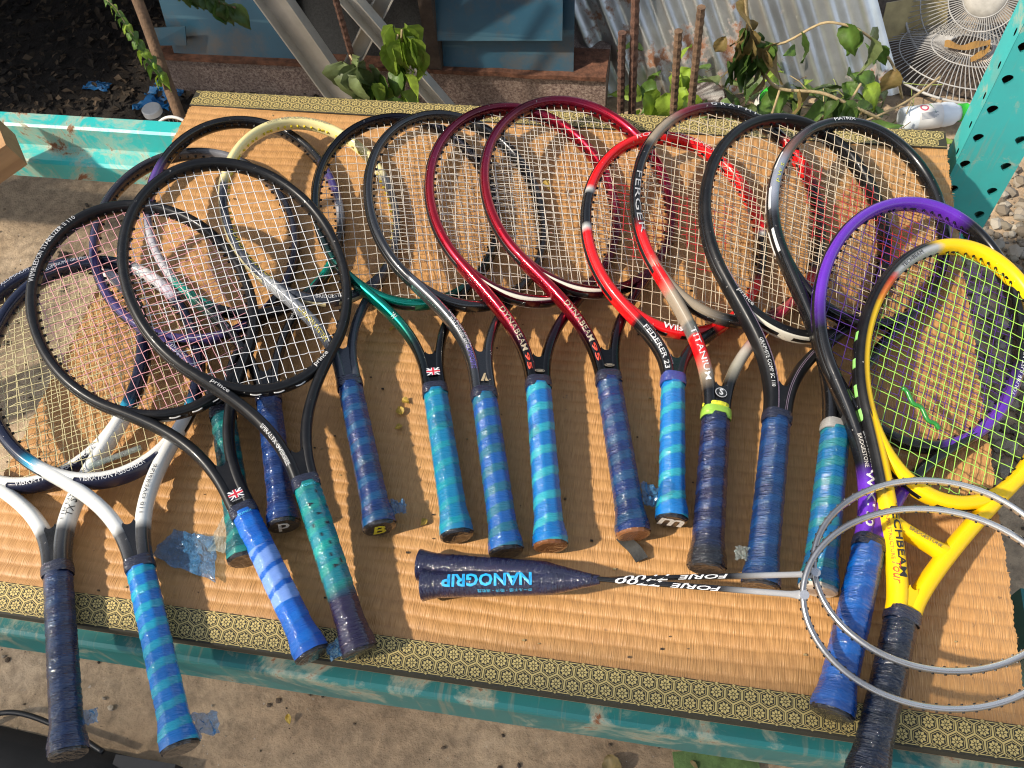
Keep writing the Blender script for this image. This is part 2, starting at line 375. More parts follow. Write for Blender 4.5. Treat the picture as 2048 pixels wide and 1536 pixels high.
# ------------------------------------------------------------------ the mat
mat = thing('tatami_mat', 'straw coloured woven rush mat with gold brocade borders under the rackets', 'mat')
PIT = 0.0146; rows = int(MD/PIT)+1; sub = 8; NY = rows*sub; NX = 230
xs = np.linspace(0, MW, NX+1); ys = np.linspace(0, MD, NY+1); XX, YY = np.meshgrid(xs, ys)
wob = 0.0016*np.sin(XX*9+1.0)+0.0009*np.sin(XX*31+YY*7)+0.0006*np.sin(XX*77+YY*19)
ph = np.mod((YY+wob)/PIT, 1.0)
ZZ = 0.0019*np.sqrt(np.abs(np.sin(np.pi*ph)))-0.0021 + 0.0005*np.sin(XX*300+np.floor((YY+wob)/PIT)*2.4)*np.sin(np.pi*ph) + 0.0006*np.sin(XX*14+YY*5)*np.cos(YY*11)
jl = 0.0006*np.sin(np.arange(NY+1)*1.9)+0.0008*np.sin(np.arange(NY+1)*0.37)+0.0006*np.sin(np.arange(NY+1)*0.071); XX[:, 0] += jl; XX[:, -1] += jl[::-1]
V = np.stack([XX, YY, ZZ], -1).reshape(-1, 3); idx = np.arange((NX+1)*(NY+1)).reshape(NY+1, NX+1)
Fq = np.stack([idx[:-1, :-1], idx[:-1, 1:], idx[1:, 1:], idx[1:, :-1]], -1).reshape(-1, 4)
me = bpy.data.meshes.new('rush_cover'); me.vertices.add(len(V)); me.vertices.foreach_set('co', V.astype(np.float32).ravel())
me.loops.add(Fq.size); me.loops.foreach_set('vertex_index', Fq.astype(np.int32).ravel()); me.polygons.add(len(Fq))
me.polygons.foreach_set('loop_start', np.arange(0, Fq.size, 4, dtype=np.int32)); me.polygons.foreach_set('use_smooth', np.ones(len(Fq), dtype=bool))
me.update(calc_edges=True); me.materials.append(MATS['rush'])
ob = bpy.data.objects.new('rush_cover', me); C.objects.link(ob); ob.parent = mat
B().box((0.0015, 0.0015, -0.0298), (MW-0.0015, MD-0.0015, -0.0035)).build('mat_core', 'rush', mat)
def hexpat(bw, y0, side):        # two staggered rows of tortoise-shell hexagons with a flower in each
    g = B(); R = 0.0098; w = R*math.sqrt(3); zt = 0.0022
    def ring(cx, cy, ro, ri, z):
        vs = []; fs = []
        for k in range(6):
            a = math.pi/6+k*math.pi/3
            vs += [(cx+ro*math.cos(a), y0+cy+ro*math.sin(a), z), (cx+ri*math.cos(a), y0+cy+ri*math.sin(a), z)]
        for k in range(6): q = (k+1) % 6; fs.append((2*k, 2*q, 2*q+1, 2*k+1))
        g.add(vs, fs)
    for r in range(2):
        cy = bw*0.29+r*R*1.5
        n = int(MW/w)
        for i in range(n):
            cx = w*0.5+i*w+(w/2 if r else 0)
            if cx > MW-R: continue
            ring(cx, cy, R*1.005, R*0.90, zt); ring(cx, cy, R*0.79, R*0.73, zt+0.0001)
            for k in range(8):
                a = k*math.pi/4+0.2; ca, sa = math.cos(a), math.sin(a); p = lambda r_, t_: (cx+R*(r_*ca-t_*sa), y0+cy+R*(r_*sa+t_*ca), zt)
                g.add([p(.15, 0), p(.40, -.15), p(.60, 0), p(.40, .15)], [(0, 1, 2, 3)])
            g.add([(cx+R*.12*math.cos(k*math.pi/3), y0+cy+R*.12*math.sin(k*math.pi/3), zt) for k in range(6)], [(0, 1, 2, 3, 4, 5)])
    for yy in (0.0012, bw-0.0018):
        g.add([(0, y0+yy, zt), (MW, y0+yy, zt), (MW, y0+yy+0.0008, zt), (0, y0+yy+0.0008, zt)], [(0, 1, 2, 3)])
    for i in range(int(MW/w)):   # zigzag half hexagons along both selvages
        for yy, sg in ((0.0026, 1), (bw-0.0032, -1)):
            x = i*w; g.add([(x, y0+yy, zt), (x+w/2, y0+yy+sg*R*.35, zt), (x+w/2, y0+yy+sg*R*.35+0.0008, zt), (x, y0+yy+0.0008, zt)], [(0, 1, 2, 3)])
    return g
for (y0, bw) in ((0.0, 0.034), (MD-0.034, 0.034)):
    front = y0 == 0.0
    pr = [(y0+(-0.0012 if front else 0), -0.0005), (y0+(-0.0012 if front else 0), 0.0014), (y0+0.001, 0.0020), (y0+bw-0.001, 0.0020), (y0+bw+(0 if front else 0.0012), 0.0014), (y0+bw+(0 if front else 0.0012), -0.0005)]
    if front: pr[0] = (y0-0.0012, -0.016)
    else: pr[-1] = (y0+bw+0.0012, -0.016)
    n = len(pr); vs = [(x, y, z) for x in (-0.001, MW+0.001) for (y, z) in pr]
    bo = mk('brocade_border', vs, [(k, k+1, n+k+1, n+k) for k in range(n-1)], 'brocade_ground', mat)
    stuff(hexpat(bw, y0, front).build('brocade_pattern', 'gold_thread', bo))
fr = B(); rr = random.Random(3)
for i in range(900):
    right = rr.random() < .6; y = rr.uniform(0.03, MD-0.03); ln = rr.uniform(.0003, .0025)*(3.0 if rr.random() < .06 else 1)
    x = MW if right else 0; d = 1 if right else -1; z = rr.uniform(-.012, -.0005)
    fr.tube([(x-d*.003, y, z), (x+d*ln, y+rr.uniform(-.004, .004), z+rr.uniform(-.004, .002))], 0.00035, 3, cap=False)
stuff(fr.build('straw_fringe', 'rush', mat))

# ------------------------------------------------------------------ tennis rackets
# x, y, z of the butt, yaw, pitch, roll, head half width, head half length, length, throat angle, fork end, grip length
POSE = {
'A':[0.2321, -0.1295, 0.0217, 0.4903, -0.0117, -0.0807, 0.1325, 0.1733, 0.6845, 0.8313, 0.2121, 0.2017],
'B':[0.3437, -0.1073, 0.0220, 0.5686, 0.0260, 0.1283, 0.1253, 0.1730, 0.6837, 0.7037, 0.2025, 0.2039],
'E1':[0.3482, 0.0896, 0.0268, 0.4561, 0.0065, 0.1539, 0.1336, 0.1781, 0.6801, 0.7857, 0.2034, 0.1918],
'E2':[0.3801, 0.1345, 0.0275, 0.3999, 0.0177, 0.2091, 0.1298, 0.1873, 0.6870, 0.7581, 0.1698, 0.1685],
'C':[0.4503, -0.0001, 0.0220, 0.6920, 0.1041, 0.1450, 0.1265, 0.1711, 0.6840, 0.7051, 0.2026, 0.1785],
'F':[0.4887, 0.1463, 0.0251, 0.4253, 0.0304, 0.2735, 0.1171, 0.1722, 0.6808, 0.8114, 0.2121, 0.1918],
'G':[0.5760, 0.1492, 0.0217, 0.3283, 0.0226, 0.1721, 0.1250, 0.1756, 0.6842, 0.7549, 0.2077, 0.1873],
'H':[0.6337, 0.1368, 0.0241, 0.2913, 0.0448, 0.3117, 0.1213, 0.1712, 0.6816, 0.6937, 0.2246, 0.1951],
'I':[0.6808, 0.1493, 0.0253, 0.2031, 0.0387, 0.2776, 0.1313, 0.1722, 0.6807, 0.8325, 0.1960, 0.2006],
'J':[0.7686, 0.1755, 0.0222, 0.2354, 0.0395, 0.2264, 0.1307, 0.1733, 0.6836, 0.8080, 0.1942, 0.1951],
'K':[0.8087, 0.1971, 0.0237, 0.0525, 0.0387, 0.2455, 0.1215, 0.1630, 0.5827, 0.8553, 0.1577, 0.1741],
'L':[0.8487, 0.1476, 0.0220, -0.0144, 0.0501, 0.2678, 0.1298, 0.1778, 0.6843, 0.8084, 0.1768, 0.1818],
'M':[0.9041, 0.1330, 0.0275, -0.0777, 0.0443, 0.3329, 0.1288, 0.1748, 0.6791, 0.7789, 0.2053, 0.1973],
'N':[0.9636, 0.1390, 0.0231, -0.1184, 0.0421, 0.2831, 0.1207, 0.1644, 0.6832, 0.9189, 0.1762, 0.1895],
'O':[0.9722, 0.0146, 0.0279, -0.2395, 0.0270, 0.2696, 0.1287, 0.1762, 0.6777, 0.7493, 0.1842, 0.1796],
'P':[1.0005, -0.0416, 0.0293, -0.2606, 0.0184, 0.2698, 0.1170, 0.1785, 0.6740, 0.8788, 0.1712, 0.1619],
'D':[0.4991, 0.0098, 0.0220, 0.5331, 0.1519, 0.2836, 0.1302, 0.1759, 0.6836, 0.7275, 0.1720, 0.1940]}
def pose_matrix(p): return Matrix.Translation(p[:3]) @ Matrix.Rotation(p[3], 4, 'Z') @ Matrix.Rotation(p[4], 4, 'X') @ Matrix.Rotation(p[5], 4, 'Y')
class Path:                     # a planar path with arc length and in-plane normals (normal = left of travel)
    def __init__(s, pts):
        s.p = np.asarray(pts, float); d = np.linalg.norm(np.diff(s.p, axis=0), axis=1); s.s = np.concatenate([[0], np.cumsum(d)])
    def at(s, q):
        x = np.interp(q, s.s, s.p[:, 0]); y = np.interp(q, s.s, s.p[:, 1])
        e = 0.002; dx = np.interp(q+e, s.s, s.p[:, 0])-np.interp(q-e, s.s, s.p[:, 0]); dy = np.interp(q+e, s.s, s.p[:, 1])-np.interp(q-e, s.s, s.p[:, 1])
        n = np.hypot(dx, dy)+1e-12; return np.stack([x, y], -1), np.stack([-dy/n, dx/n], -1)
    def rev(s): return Path(s.p[::-1])
def sweep(pts, nrm, hw, hh, closed, colf, K=14, ex=2.5):
    n = len(pts); vs = []; fs = []; cs = []
    for i in range(n):
        for k in range(K):
            a = 2*math.pi*k/K; c, s_ = math.cos(a), math.sin(a)
            x = math.copysign(abs(c)**(2/ex), c)*hw[i]; z = math.copysign(abs(s_)**(2/ex), s_)*hh[i]
            vs.append((pts[i][0]+nrm[i][0]*x, pts[i][1]+nrm[i][1]*x, z)); cs.append(colf(i, c))
    for i in range(n if closed else n-1):
        j = (i+1) % n
        for k in range(K): q = (k+1) % K; fs.append((i*K+k, i*K+q, j*K+q, j*K+k))
    if not closed: fs += [tuple(range(K)), tuple((n-1)*K+k for k in range(K-1, -1, -1))]
    return vs, fs, cs
BLK = (0.005, 0.005, 0.0055); NAVY = (0.006, 0.009, 0.028); WHT = (0.66, 0.66, 0.62); OFFW = (0.66, 0.60, 0.50)
def surf(t, hw, hh, ex=2.5): return hh*max(0.0, 1-min(1, abs(t)/hw)**ex)**(1/ex)

class Racket:
    def __init__(s, key, name, label, paintjob, hoop, shaftL, shaftR, yoke, grip, strings=None, hw=0.0060, hh=0.0108, mains=18, crosses=22, grommet=BLK, bumper=BLK, collar=None, stencil=None):
        P = POSE[key]; s.key = key; s.a, s.b, s.L, s.phi, s.vt, s.gt = P[6:12]; s.hw, s.hh = hw, hh; s.vc = s.L-s.b-0.011
        s.o = thing(name, label, 'tennis racket', group='tennis rackets fanned out on the mat'); mw = pose_matrix(P)
        s.o.location = mw.to_translation(); s.o.rotation_euler = mw.to_euler()
        s.pm = paintjob
        n = 128; th = [-math.pi+2*math.pi*i/n for i in range(n)]            # clockwise from the bottom
        pts = [s.hp(t) for t in th]; nr = [s.hn(t) for t in th]
        def hcol(i, c):
            d = math.degrees(th[i]); r = hoop['out'] if (isinstance(hoop, dict) and c > -0.1) else hoop['in'] if isinstance(hoop, dict) else hoop
            return ramp(r, d)
        taper = [1.0-0.10*max(0, math.cos(t+math.pi))**4 for t in th]
        vs, fs, cs = sweep(pts, nr, [hw]*n, [hh*x for x in taper], True, hcol)
        s.hoop = mk('hoop', vs, fs, paintjob, s.o, cs, True)
        # outer grommet strip lying in the groove of the hoop
        tt = [math.radians(-176+352*i/100) for i in range(101)]
        pp = [tuple(np.array(s.hp(t))+np.array(s.hn(t))*(hw*0.86)) for t in tt]
        vs, fs, cs = sweep(pp, [s.hn(t) for t in tt], [0.0014+0.0009*(math.cos(t) > 0.2) for t in tt], [0.0042+0.0016*(math.cos(t) > 0.2) for t in tt], False, lambda i, c: bumper, 8)
        mk('bumper_strip', vs, fs, 'frame_satin', s.o, cs, True)
        # fork
        s.sh = {}
        fk = B()
        for sg, st, nm in ((-1, shaftL, 'L'), (1, shaftR, 'R')):
            J = np.array([sg*s.a*math.sin(s.phi), s.vc-s.b*math.cos(s.phi)]); T = np.array([-sg*s.a*math.cos(s.phi), -s.b*math.sin(s.phi)]); T /= np.linalg.norm(T)
            gr = grip.get('r', 0.0156); vt = max(s.vt, s.gt+0.002); e = np.array([sg*(gr*(1.02 if key == 'P' else 0.97)-hw*1.08), vt]); d = np.linalg.norm(e-J)*0.38; q = np.linspace(0, 1, 30)[:, None]
            cv = (1-q)**3*J+3*(1-q)**2*q*(J+T*d)+3*(1-q)*q*q*(e+np.array([0, d*(0.35 if key == 'P' else 1.0)]))+q**3*e
            back = [s.hp(sg*(math.pi-s.phi-x)) for x in (0.16, 0.11, 0.06)]
            cv = np.vstack([back, cv, [[e[0], s.gt-0.003]]])
            pa = Path(cv); s.pre = Path(cv[:4]).s[-1]; s.sh[nm] = pa; Ls = np.linspace(0, pa.s[-1], 54); pt, nn = pa.at(Ls)
            fr_ = np.clip((Ls-s.pre)/(pa.s[-1]-s.pre), 0, 1); emb = np.clip(Ls/(s.pre+0.012), 0, 1)
            vs, fs, cs = sweep(pt, nn*(1 if sg < 0 else -1)*-1, hw*(0.86+0.16*emb+0.08*fr_), hh*(0.90+0.085*emb+0.02*fr_), False, lambda i, c: ramp((st['out'] if c > 0.15 else st['in']) if isinstance(st, dict) else st, fr_[i]), 16)
            mk('shaft', vs, fs, paintjob, s.o, cs, True)
        # yoke with a rounded crotch between the shafts
        pL, nL = s.sh['L'].at(np.linspace(0, s.sh['L'].s[-1], 400)); rc = 0.0058 if key != 'P' else 0.0042
        pI = pL+nL*hw*1.06; cand = [p for p in pI if -p[0] <= rc and p[1] < s.vc-s.b-0.02]; s.vy = max(p[1] for p in cand) if cand else s.gt+0.012; s.vy = max(s.vy, s.gt+0.006)
        vb = s.gt-0.003; yb = B(); N = 18; ty = []
        for i in range(N+1):
            u = -1+2*i/N; uu = u*(rc+hw*0.30); v_ = s.vy-math.sqrt(max(0, rc*rc-uu*uu)) if abs(uu) < rc else s.vy
            if abs(uu) > rc: v_ = s.vy-(abs(uu)-rc)*4
            ty.append((uu, v_))
        vs = []; fs = []
        hy = hh*0.86
        for (u, v_) in ty: vs += [(u, vb, hy), (u, v_, hy), (u, vb, -hy), (u, v_, -hy)]
        for i in range(N): k = 4*i; q = k+4; fs += [(k, q, q+1, k+1), (k+2, k+3, q+3, q+2), (k+1, q+1, q+3, k+3)]
        mk('yoke', vs, fs, paintjob, s.o, [yoke]*len(vs)); s.hy = hy
        s.grip(grip, collar)
        if strings is not None: s.string(strings, mains, crosses, stencil)
        s.pegs(grommet, mains, crosses)
    def hp(s, t): return (s.a*math.sin(t), s.vc+s.b*math.cos(t))
    def hn(s, t):
        x, y = math.sin(t)/s.a, math.cos(t)/s.b; d = math.hypot(x, y); return (x/d, y/d)
    def grids(s, mains, crosses):
        us = [s.a*0.87*(0.80*x+0.20*x**3) for x in np.linspace(-1, 1, mains)]
        vsn = [s.b*0.90*(0.80*x+0.20*x**3) for x in np.linspace(-1, 1, crosses)]
        return us, vsn
    def pegs(s, col, mains, crosses):
        us, vv = s.grids(mains, crosses); b = B(); ai, bi = s.a-s.hw*0.9, s.b-s.hw*0.9
        for u in us:
            for sg in (1, -1):
                v = s.vc+sg*bi*math.sqrt(max(0, 1-(u/ai)**2)); b.tube([(u, v+sg*0.001, 0), (u, v-sg*0.0034, 0)], [0.0021, 0.0016], 6, col)
        for v in vv:
            for sg in (1, -1):
                u = sg*ai*math.sqrt(max(0, 1-(v/bi)**2)); b.tube([(u+sg*0.001, s.vc+v, 0), (u-sg*0.0034, s.vc+v, 0)], [0.0021, 0.0016], 6, col)
        stuff(b.build('grommets', 'frame_satin', s.o))
    def string(s, col, mains, crosses, stencil):
        us, vv = s.grids(mains, crosses); ai, bi = s.a-s.hw*0.4, s.b-s.hw*0.4; r = 0.00040; amp = 0.00055; rg = random.Random(s.key)
        mb = B(); xb = B(); sten = (lambda u, v: False)
        if stencil is not None:
            def sten(u, v):   # a broad W painted across the bed
                if abs(v) > 0.062 or abs(u) > 0.085: return False
                k = (v+0.062)/0.124; return any(abs(u-(c0+(c1-c0)*k)) < 0.016 for c0, c1 in ((-0.045, -0.075), (-0.045, 0.0), (0.045, 0.0), (0.045, 0.075)))
        def cl(u, v):
            c = stencil if sten(u, v) else col; k = rg.uniform(0.9, 1.06); return tuple(x*k for x in c)
        def run(b, P, h):
            vs = []; fs = []; cs = []
            for (u, v, w) in P:
                c = cl(u, v-s.vc)
                for k in range(4):
                    a = math.pi/4+k*math.pi/2; d = r*1.25*math.cos(a)
                    vs.append((u+(d if h else 0), v+(0 if h else d), w+r*1.25*math.sin(a))); cs.append(c)
            for i in range(len(P)-1):
                for k in range(4): q = (k+1) % 4; fs.append((i*4+k, i*4+q, (i+1)*4+q, (i+1)*4+k))
            b.add(vs, fs, cs)
        jit = [rg.uniform(-.0008, .0008) for _ in vv]
        for i, u in enumerate(us):
            e = bi*math.sqrt(max(0, 1-(u/ai)**2)); P = [(u, s.vc-e, 0)]
            for j, v in enumerate(vv):
                if abs(v) < e-0.003: P.append((u+rg.uniform(-.0004, .0004), s.vc+v, amp*(1 if (i+j) % 2 else -1)))
                if j+1 < len(vv):
                    w = (v+vv[j+1])/2
                    if abs(w) < e-0.003: P.append((u, s.vc+w, 0))
            P.append((u, s.vc+e, 0)); run(mb, P, True)
        for j, v in enumerate(vv):
            e = ai*math.sqrt(max(0, 1-(v/bi)**2)); P = [(-e, s.vc+v, 0)]
            sag = rg.uniform(-.0006, .0006)
            for i, u in enumerate(us):
                if abs(u) < e-0.003: P.append((u, s.vc+v+jit[j]*math.cos(u*14)+rg.uniform(-.0007, .0007)+sag, -amp*(1 if (i+j) % 2 else -1)))
                if i+1 < len(us):
                    w = (u+us[i+1])/2
                    if abs(w) < e-0.003: P.append((w, s.vc+v+jit[j]*math.cos(w*14), 0))
            P.append((e, s.vc+v, 0)); run(xb, P, False)
        stuff(mb.build('main_strings', 'string', s.o, True)); stuff(xb.build('cross_strings', 'string', s.o, True))
    def grip(s, g, collar):
        gt = s.gt; K = 32; n = 190; rad = g.get('r', 0.0156); vs = []; fs = []; cs = []; rg = random.Random(s.key+'g'); pit = g.get('pitch', 0.024); ph0 = rg.random()
        patch = [(rg.uniform(0, gt), rg.uniform(0, 6.28), rg.uniform(.008, .02), rg.choice([0.7, 0.8, 1.25])) for _ in range(3)]
        for i in range(n+1):
            v = gt*i/n; fl = 1.0+0.22*max(0, 1-max(0, v-0.010)/0.024)**1.6; tp = 1.0-0.06*v/gt
            if v > gt-0.006: tp *= 1-0.10*(v-gt+0.006)/0.006
            for k in range(K):
                a = 2*math.pi*k/K; oc = math.cos(math.pi/8)/math.cos(((a+math.pi/8) % (math.pi/4))-math.pi/8)
                h = (v/pit+a/(2*math.pi)+ph0+0.06*noise.noise((math.cos(a)*2, v*40, 3))) % 1.0
                rdg = 0.0007*min(1, h/0.10)*(1-0.55*h)+0.00035*noise.noise((math.cos(a)*9, v*320, math.sin(a)*9))
                r = rad*fl*tp*(0.35+0.65*oc)+rdg*1.25
                vs.append((r*1.0*math.cos(a), v, r*1.04*math.sin(a)))
                c = g['c2'] if h < g.get('w', 0.4) else g['c1']
                for (pv, pa, pr, pk) in patch:
                    da = abs((a-pa+math.pi) % (2*math.pi)-math.pi)*rad
                    if math.hypot(da, v-pv) < pr: c = tuple(min(.8, x*pk) for x in c)
                if 'lav' in g and 0.06 < v < 0.13 and h < 0.75: c = (0.15, 0.27, 0.62)
                if 'end' in g and v < g['end'][0]: c = lerp(g['end'][1], c, max(0, (v-g['end'][0]+0.02)/0.02))
                if 'dots' in g and any(math.hypot((abs((a-da+math.pi) % (2*math.pi)-math.pi))*rad, v-dv) < 0.0022 for da, dv in g['dots']): c = (0.004, 0.006, 0.012)
                kk = (0.95+0.10*noise.noise((math.cos(a)*3, v*50, math.sin(a)*3+4)))*(0.82 if h < 0.05 else 1.0); cs.append(tuple(max(0, x*kk) for x in c))
        for i in range(n):
            for k in range(K): q = (k+1) % K; fs.append((i*K+k, (i+1)*K+k, (i+1)*K+q, i*K+q))
        fs.append(tuple(n*K+k for k in range(K-1, -1, -1)))
        mk('grip', vs, fs, 'film_wrap', s.o, cs, True)
        r0 = rad*1.22
        pr = [(r0*0.2, -0.0036), (r0*0.86, -0.0036), (r0*0.98, -0.0022), (r0*1.0, 0.001), (r0*0.9, 0.004)]
        lv, lf = lathe(pr, 16); mk('butt_cap', [(x, z, y) for x, y, z in lv], [f[::-1] for f in lf], 'film_wrap', s.o, np.array(g.get('cap', (0.012, 0.012, 0.014))), False)
        if 'capmark' in g:
            t, c = g['capmark']; gv, gf = glyphs(t, 0.0, 0.02); k = 0.020/max(gv[:, 1].max(), 1e-6)
            q = [((x-gv[:, 0].max()/2)*k, -0.0040, (y-gv[:, 1].max()/2)*k) for x, y, _ in gv]
            mk('cap_mark', q, gf, 'print', s.o, np.array(c))
        cl = collar or (0.012, 0.014, 0.03)
        pv = [gt-0.005, gt-0.003, gt+0.003, gt+0.0075, gt+0.009]; sc_ = [1.0, 1.035, 1.03, 1.0, 0.95]
        vs, fs, cs = sweep([(0, v) for v in pv], [(-1, 0)]*5, [rad*1.0*x for x in sc_], [s.hh*1.17*x for x in sc_], False, lambda i, c: cl, 20, 3.2)
        mk('collar', vs, fs, 'film_wrap', s.o, cs, True)
    # ---- print
    def letters(s, txt, path, s0, s1, size, col, off=0.0, shear=0.0, fat=0.0, lift=0.0005, flat=False):
        gv, gf = glyphs(txt, shear, fat)
        if not len(gv): return
        sx = (s1-s0)/gv[:, 0].max(); sy = size/gv[:, 1].max(); vs = []
        for x, y, _ in gv:
            q = s0+x*sx; t = off+(y*sy-size/2); p, nn = path.at(q); z = s.hh*1.0 if flat else surf(t, s.hw*1.16, s.hh*1.02)
            vs.append((p[0]+nn[0]*t, p[1]+nn[1]*t, z+lift))
        mk('lettering', vs, gf, 'print', s.o, np.array(col))
    def on_hoop(s, txt, d0, d1, size, col, **kw):   # degrees clockwise from the tip; d0 < d1 reads clockwise
        n = 120; pts = [s.hp(math.radians(d0+(d1-d0)*(-0.1+1.2*i/n))) for i in range(n+1)]; p = Path(pts); T = p.s[-1]; s.letters(txt, p, T*0.1/1.2, T*1.1/1.2, size, col, **kw)
    def on_shaft(s, side, txt, a, b, size, col, **kw):  # a > b reads upwards
        p = s.sh[side]; a += s.pre; b += s.pre
        if a < b: s.letters(txt, p, a, b, size, col, **kw)
        else: T = p.s[-1]; s.letters(txt, p.rev(), T-a, T-b, size, col, **kw)
    def on_yoke(s, name, polys, v0):               # polys: list of (points, colour)
        b = B()
        for i, (pts, c) in enumerate(polys): b.add([(x, v0+y, s.hh*1.01+0.0006+0.00012*i) for x, y in pts], [tuple(range(len(pts)))], c)
        return b.build(name, 'print', s.o)
    def flag(s, v0, w=0.0165, h=0.0105):
        W2, H2 = w/2, h/2; rc = lambda x0, y0, x1, y1: [(x0, y0), (x1, y0), (x1, y1), (x0, y1)]; wh = (.75, .75, .72); rd = (.55, .01, .03)
        P = [(rc(-W2, -H2, W2, H2), (.02, .02, .05))]
        for sx in (-1, 1):
            P.append(([(-sx*W2, -H2+0.0), (-sx*W2*0.72, -H2), (sx*W2, H2-0.0006), (sx*W2*0.72, H2)][::1 if sx > 0 else -1], wh))
        P += [(rc(-0.0021, -H2, 0.0021, H2), wh), (rc(-W2, -0.0019, W2, 0.0019), wh), (rc(-0.0011, -H2, 0.0011, H2), rd), (rc(-W2, -0.0010, W2, 0.0010), rd)]
        s.on_yoke('flag_decal', P, v0)
    def yoke_text(s, t, v0, w, col, shear=0.0, fat=0.0):
        gv, gf = glyphs(t, shear, fat); k = w/gv[:, 0].max()
        mk('lettering', [((x-gv[:, 0].max()/2)*k, v0+y*k, s.hh*1.01+0.0014) for x, y, _ in gv], gf, 'print', s.o, np.array(col))

def one(c): return [(0, c), (1, c)]
def hoop1(c): return [(-180, c), (180, c)]
def sym(st): return [(-d, c) for d, c in reversed(st)]+[(d, c) for d, c in st]
SKY = (0.012, 0.215, 0.56); SKYL = (0.09, 0.42, 0.62); TEALG = (0.008, 0.20, 0.28); MID = (0.018, 0.085, 0.30); NAVG = (0.010, 0.022, 0.095); STL = (0.07, 0.16, 0.28)
grips = {
 'A': dict(c1=(0.0024, 0.0104, 0.0434), c2=(0.0042, 0.0194, 0.0681), w=0.5), 'B': dict(c1=(0.0014, 0.1278, 0.4175), c2=(0.0067, 0.2694, 0.4010), w=0.42, pitch=0.022),
 'C': dict(c1=(0.0014, 0.0877, 0.4175), c2=(0.0014, 0.1095, 0.4592), w=0.5, lav=1), 'D': dict(c1=(0.0009, 0.1330, 0.1730), c2=(0.0018, 0.1930, 0.1782), w=0.4, dots=[(1.2, .178), (1.9, .165), (1.5, .152), (1.1, .140), (1.75, .128), (1.35, .117), (1.6, .104), (1.0, .095), (2.2, .14), (0.6, .16), (1.5, .09)], end=(0.075, (0.010, 0.006, 0.030))),
 'E1': dict(c1=(0.0009, 0.0665, 0.0786), c2=(0.0024, 0.1463, 0.1310), w=0.35), 'E2': dict(c1=(0.0036, 0.0194, 0.0928), c2=(0.0060, 0.0325, 0.1360), w=0.45, capmark=('p', (.6, .58, .52))),
 'F': dict(c1=(0.0030, 0.0234, 0.1052), c2=(0.0030, 0.0552, 0.1484), w=0.4, capmark=('B', (.55, .46, .02))), 'G': dict(c1=(0.0007, 0.1460, 0.2922), c2=(0.0014, 0.2021, 0.2713), w=0.35),
 'H': dict(c1=(0.0027, 0.0730, 0.2784), c2=(0.0105, 0.1064, 0.1730), w=0.45), 'I': dict(c1=(0.0010, 0.1241, 0.3757), c2=(0.0168, 0.2769, 0.3538), w=0.36, pitch=0.028, cap=(0.16, 0.06, 0.02)),
 'J': dict(c1=(0.0036, 0.0208, 0.0990), c2=(0.0090, 0.0487, 0.1237), w=0.45, cap=(0.20, 0.08, 0.03)), 'K': dict(c1=(0.0010, 0.1388, 0.4175), c2=(0.0168, 0.2769, 0.3538), w=0.33, pitch=0.028, r=0.0145, capmark=('m', (.6, .58, .52))),
 'L': dict(c1=(0.0024, 0.0078, 0.0402), c2=(0.0030, 0.0181, 0.0804), w=0.4, r=0.0168, end=(0.035, (0.008, 0.008, 0.011))), 'M': dict(c1=(0.0018, 0.0234, 0.0928), c2=(0.0024, 0.0357, 0.1237), w=0.4, r=0.0162),
 'N': dict(c1=(0.0014, 0.1022, 0.2506), c2=(0.0090, 0.1463, 0.1834), w=0.42, r=0.0166, cap=(0.45, 0.40, 0.33)), 'O': dict(c1=(0.0014, 0.0548, 0.2506), c2=(0.0014, 0.0730, 0.3062), w=0.45, r=0.017),
 'P': dict(c1=(0.0012, 0.0046, 0.0148), c2=(0.0015, 0.0065, 0.0222), w=0.5, r=0.0165)}
GREYW = (0.40, 0.40, 0.42); PURP = (0.045, 0.035, 0.13); GRN = (0.0, 0.20, 0.145); CRIM = (0.36, 0.003, 0.016); MAR = (0.075, 0.003, 0.012); RED = (0.62, 0.006, 0.008)
TAUPE = (0.26, 0.21, 0.15); YEL = (0.84, 0.52, 0.003); CREAM = (0.74, 0.64, 0.30); SLATE = (0.035, 0.040, 0.052); OP = (0.105, 0.022, 0.36)
NATSTR = (0.62, 0.55, 0.30); WSTR = (0.80, 0.78, 0.75); CSTR = (0.66, 0.55, 0.39); PINK = (0.76, 0.36, 0.38)
RK = {}
navy_hoop = [(-180, WHT), (-141, WHT), (-136, (0.0, 0.27, 0.45)), (-129, NAVY), (38, NAVY), (40, WHT), (66, (0.45, 0.43, 0.52)), (69, NAVY), (126, NAVY), (132, (0.0, 0.27, 0.45)), (137, WHT), (180, WHT)]
wsh = [(0, WHT), (0.70, WHT), (0.76, (0.05, 0.05, 0.05)), (1, BLK)]
def R_(key, *a, **k): RK[key] = Racket(key, *a, grips[key], **k); return RK[key]
r = R_('A', 'tennis_racket', 'white and navy racket with dark navy wrapped grip, leftmost on the mat', 'frame_gloss', navy_hoop, wsh, wsh, BLK, strings=NATSTR, hw=0.0078, hh=0.012)
r.on_hoop('ALUMINUM', -22, -4, 0.005, (.4, .42, .48)); r.on_shaft('R', '110 OVERSIZE', 0.150, 0.085, 0.0035, (.06, .06, .06)); r.on_hoop('VIBRATION ABSORBER', -164, -206, 0.0052, (.6, .6, .6), off=-0.0045, lift=0.0034)
r.on_shaft('R', 'TX SN', 0.145, 0.115, 0.005, (.02, .02, .02), off=-0.006)
r = R_('B', 'tennis_racket', 'white and navy racket with light blue banded grip and natural strings', 'frame_gloss', navy_hoop, wsh, wsh, BLK, strings=NATSTR, hw=0.0078, hh=0.012)
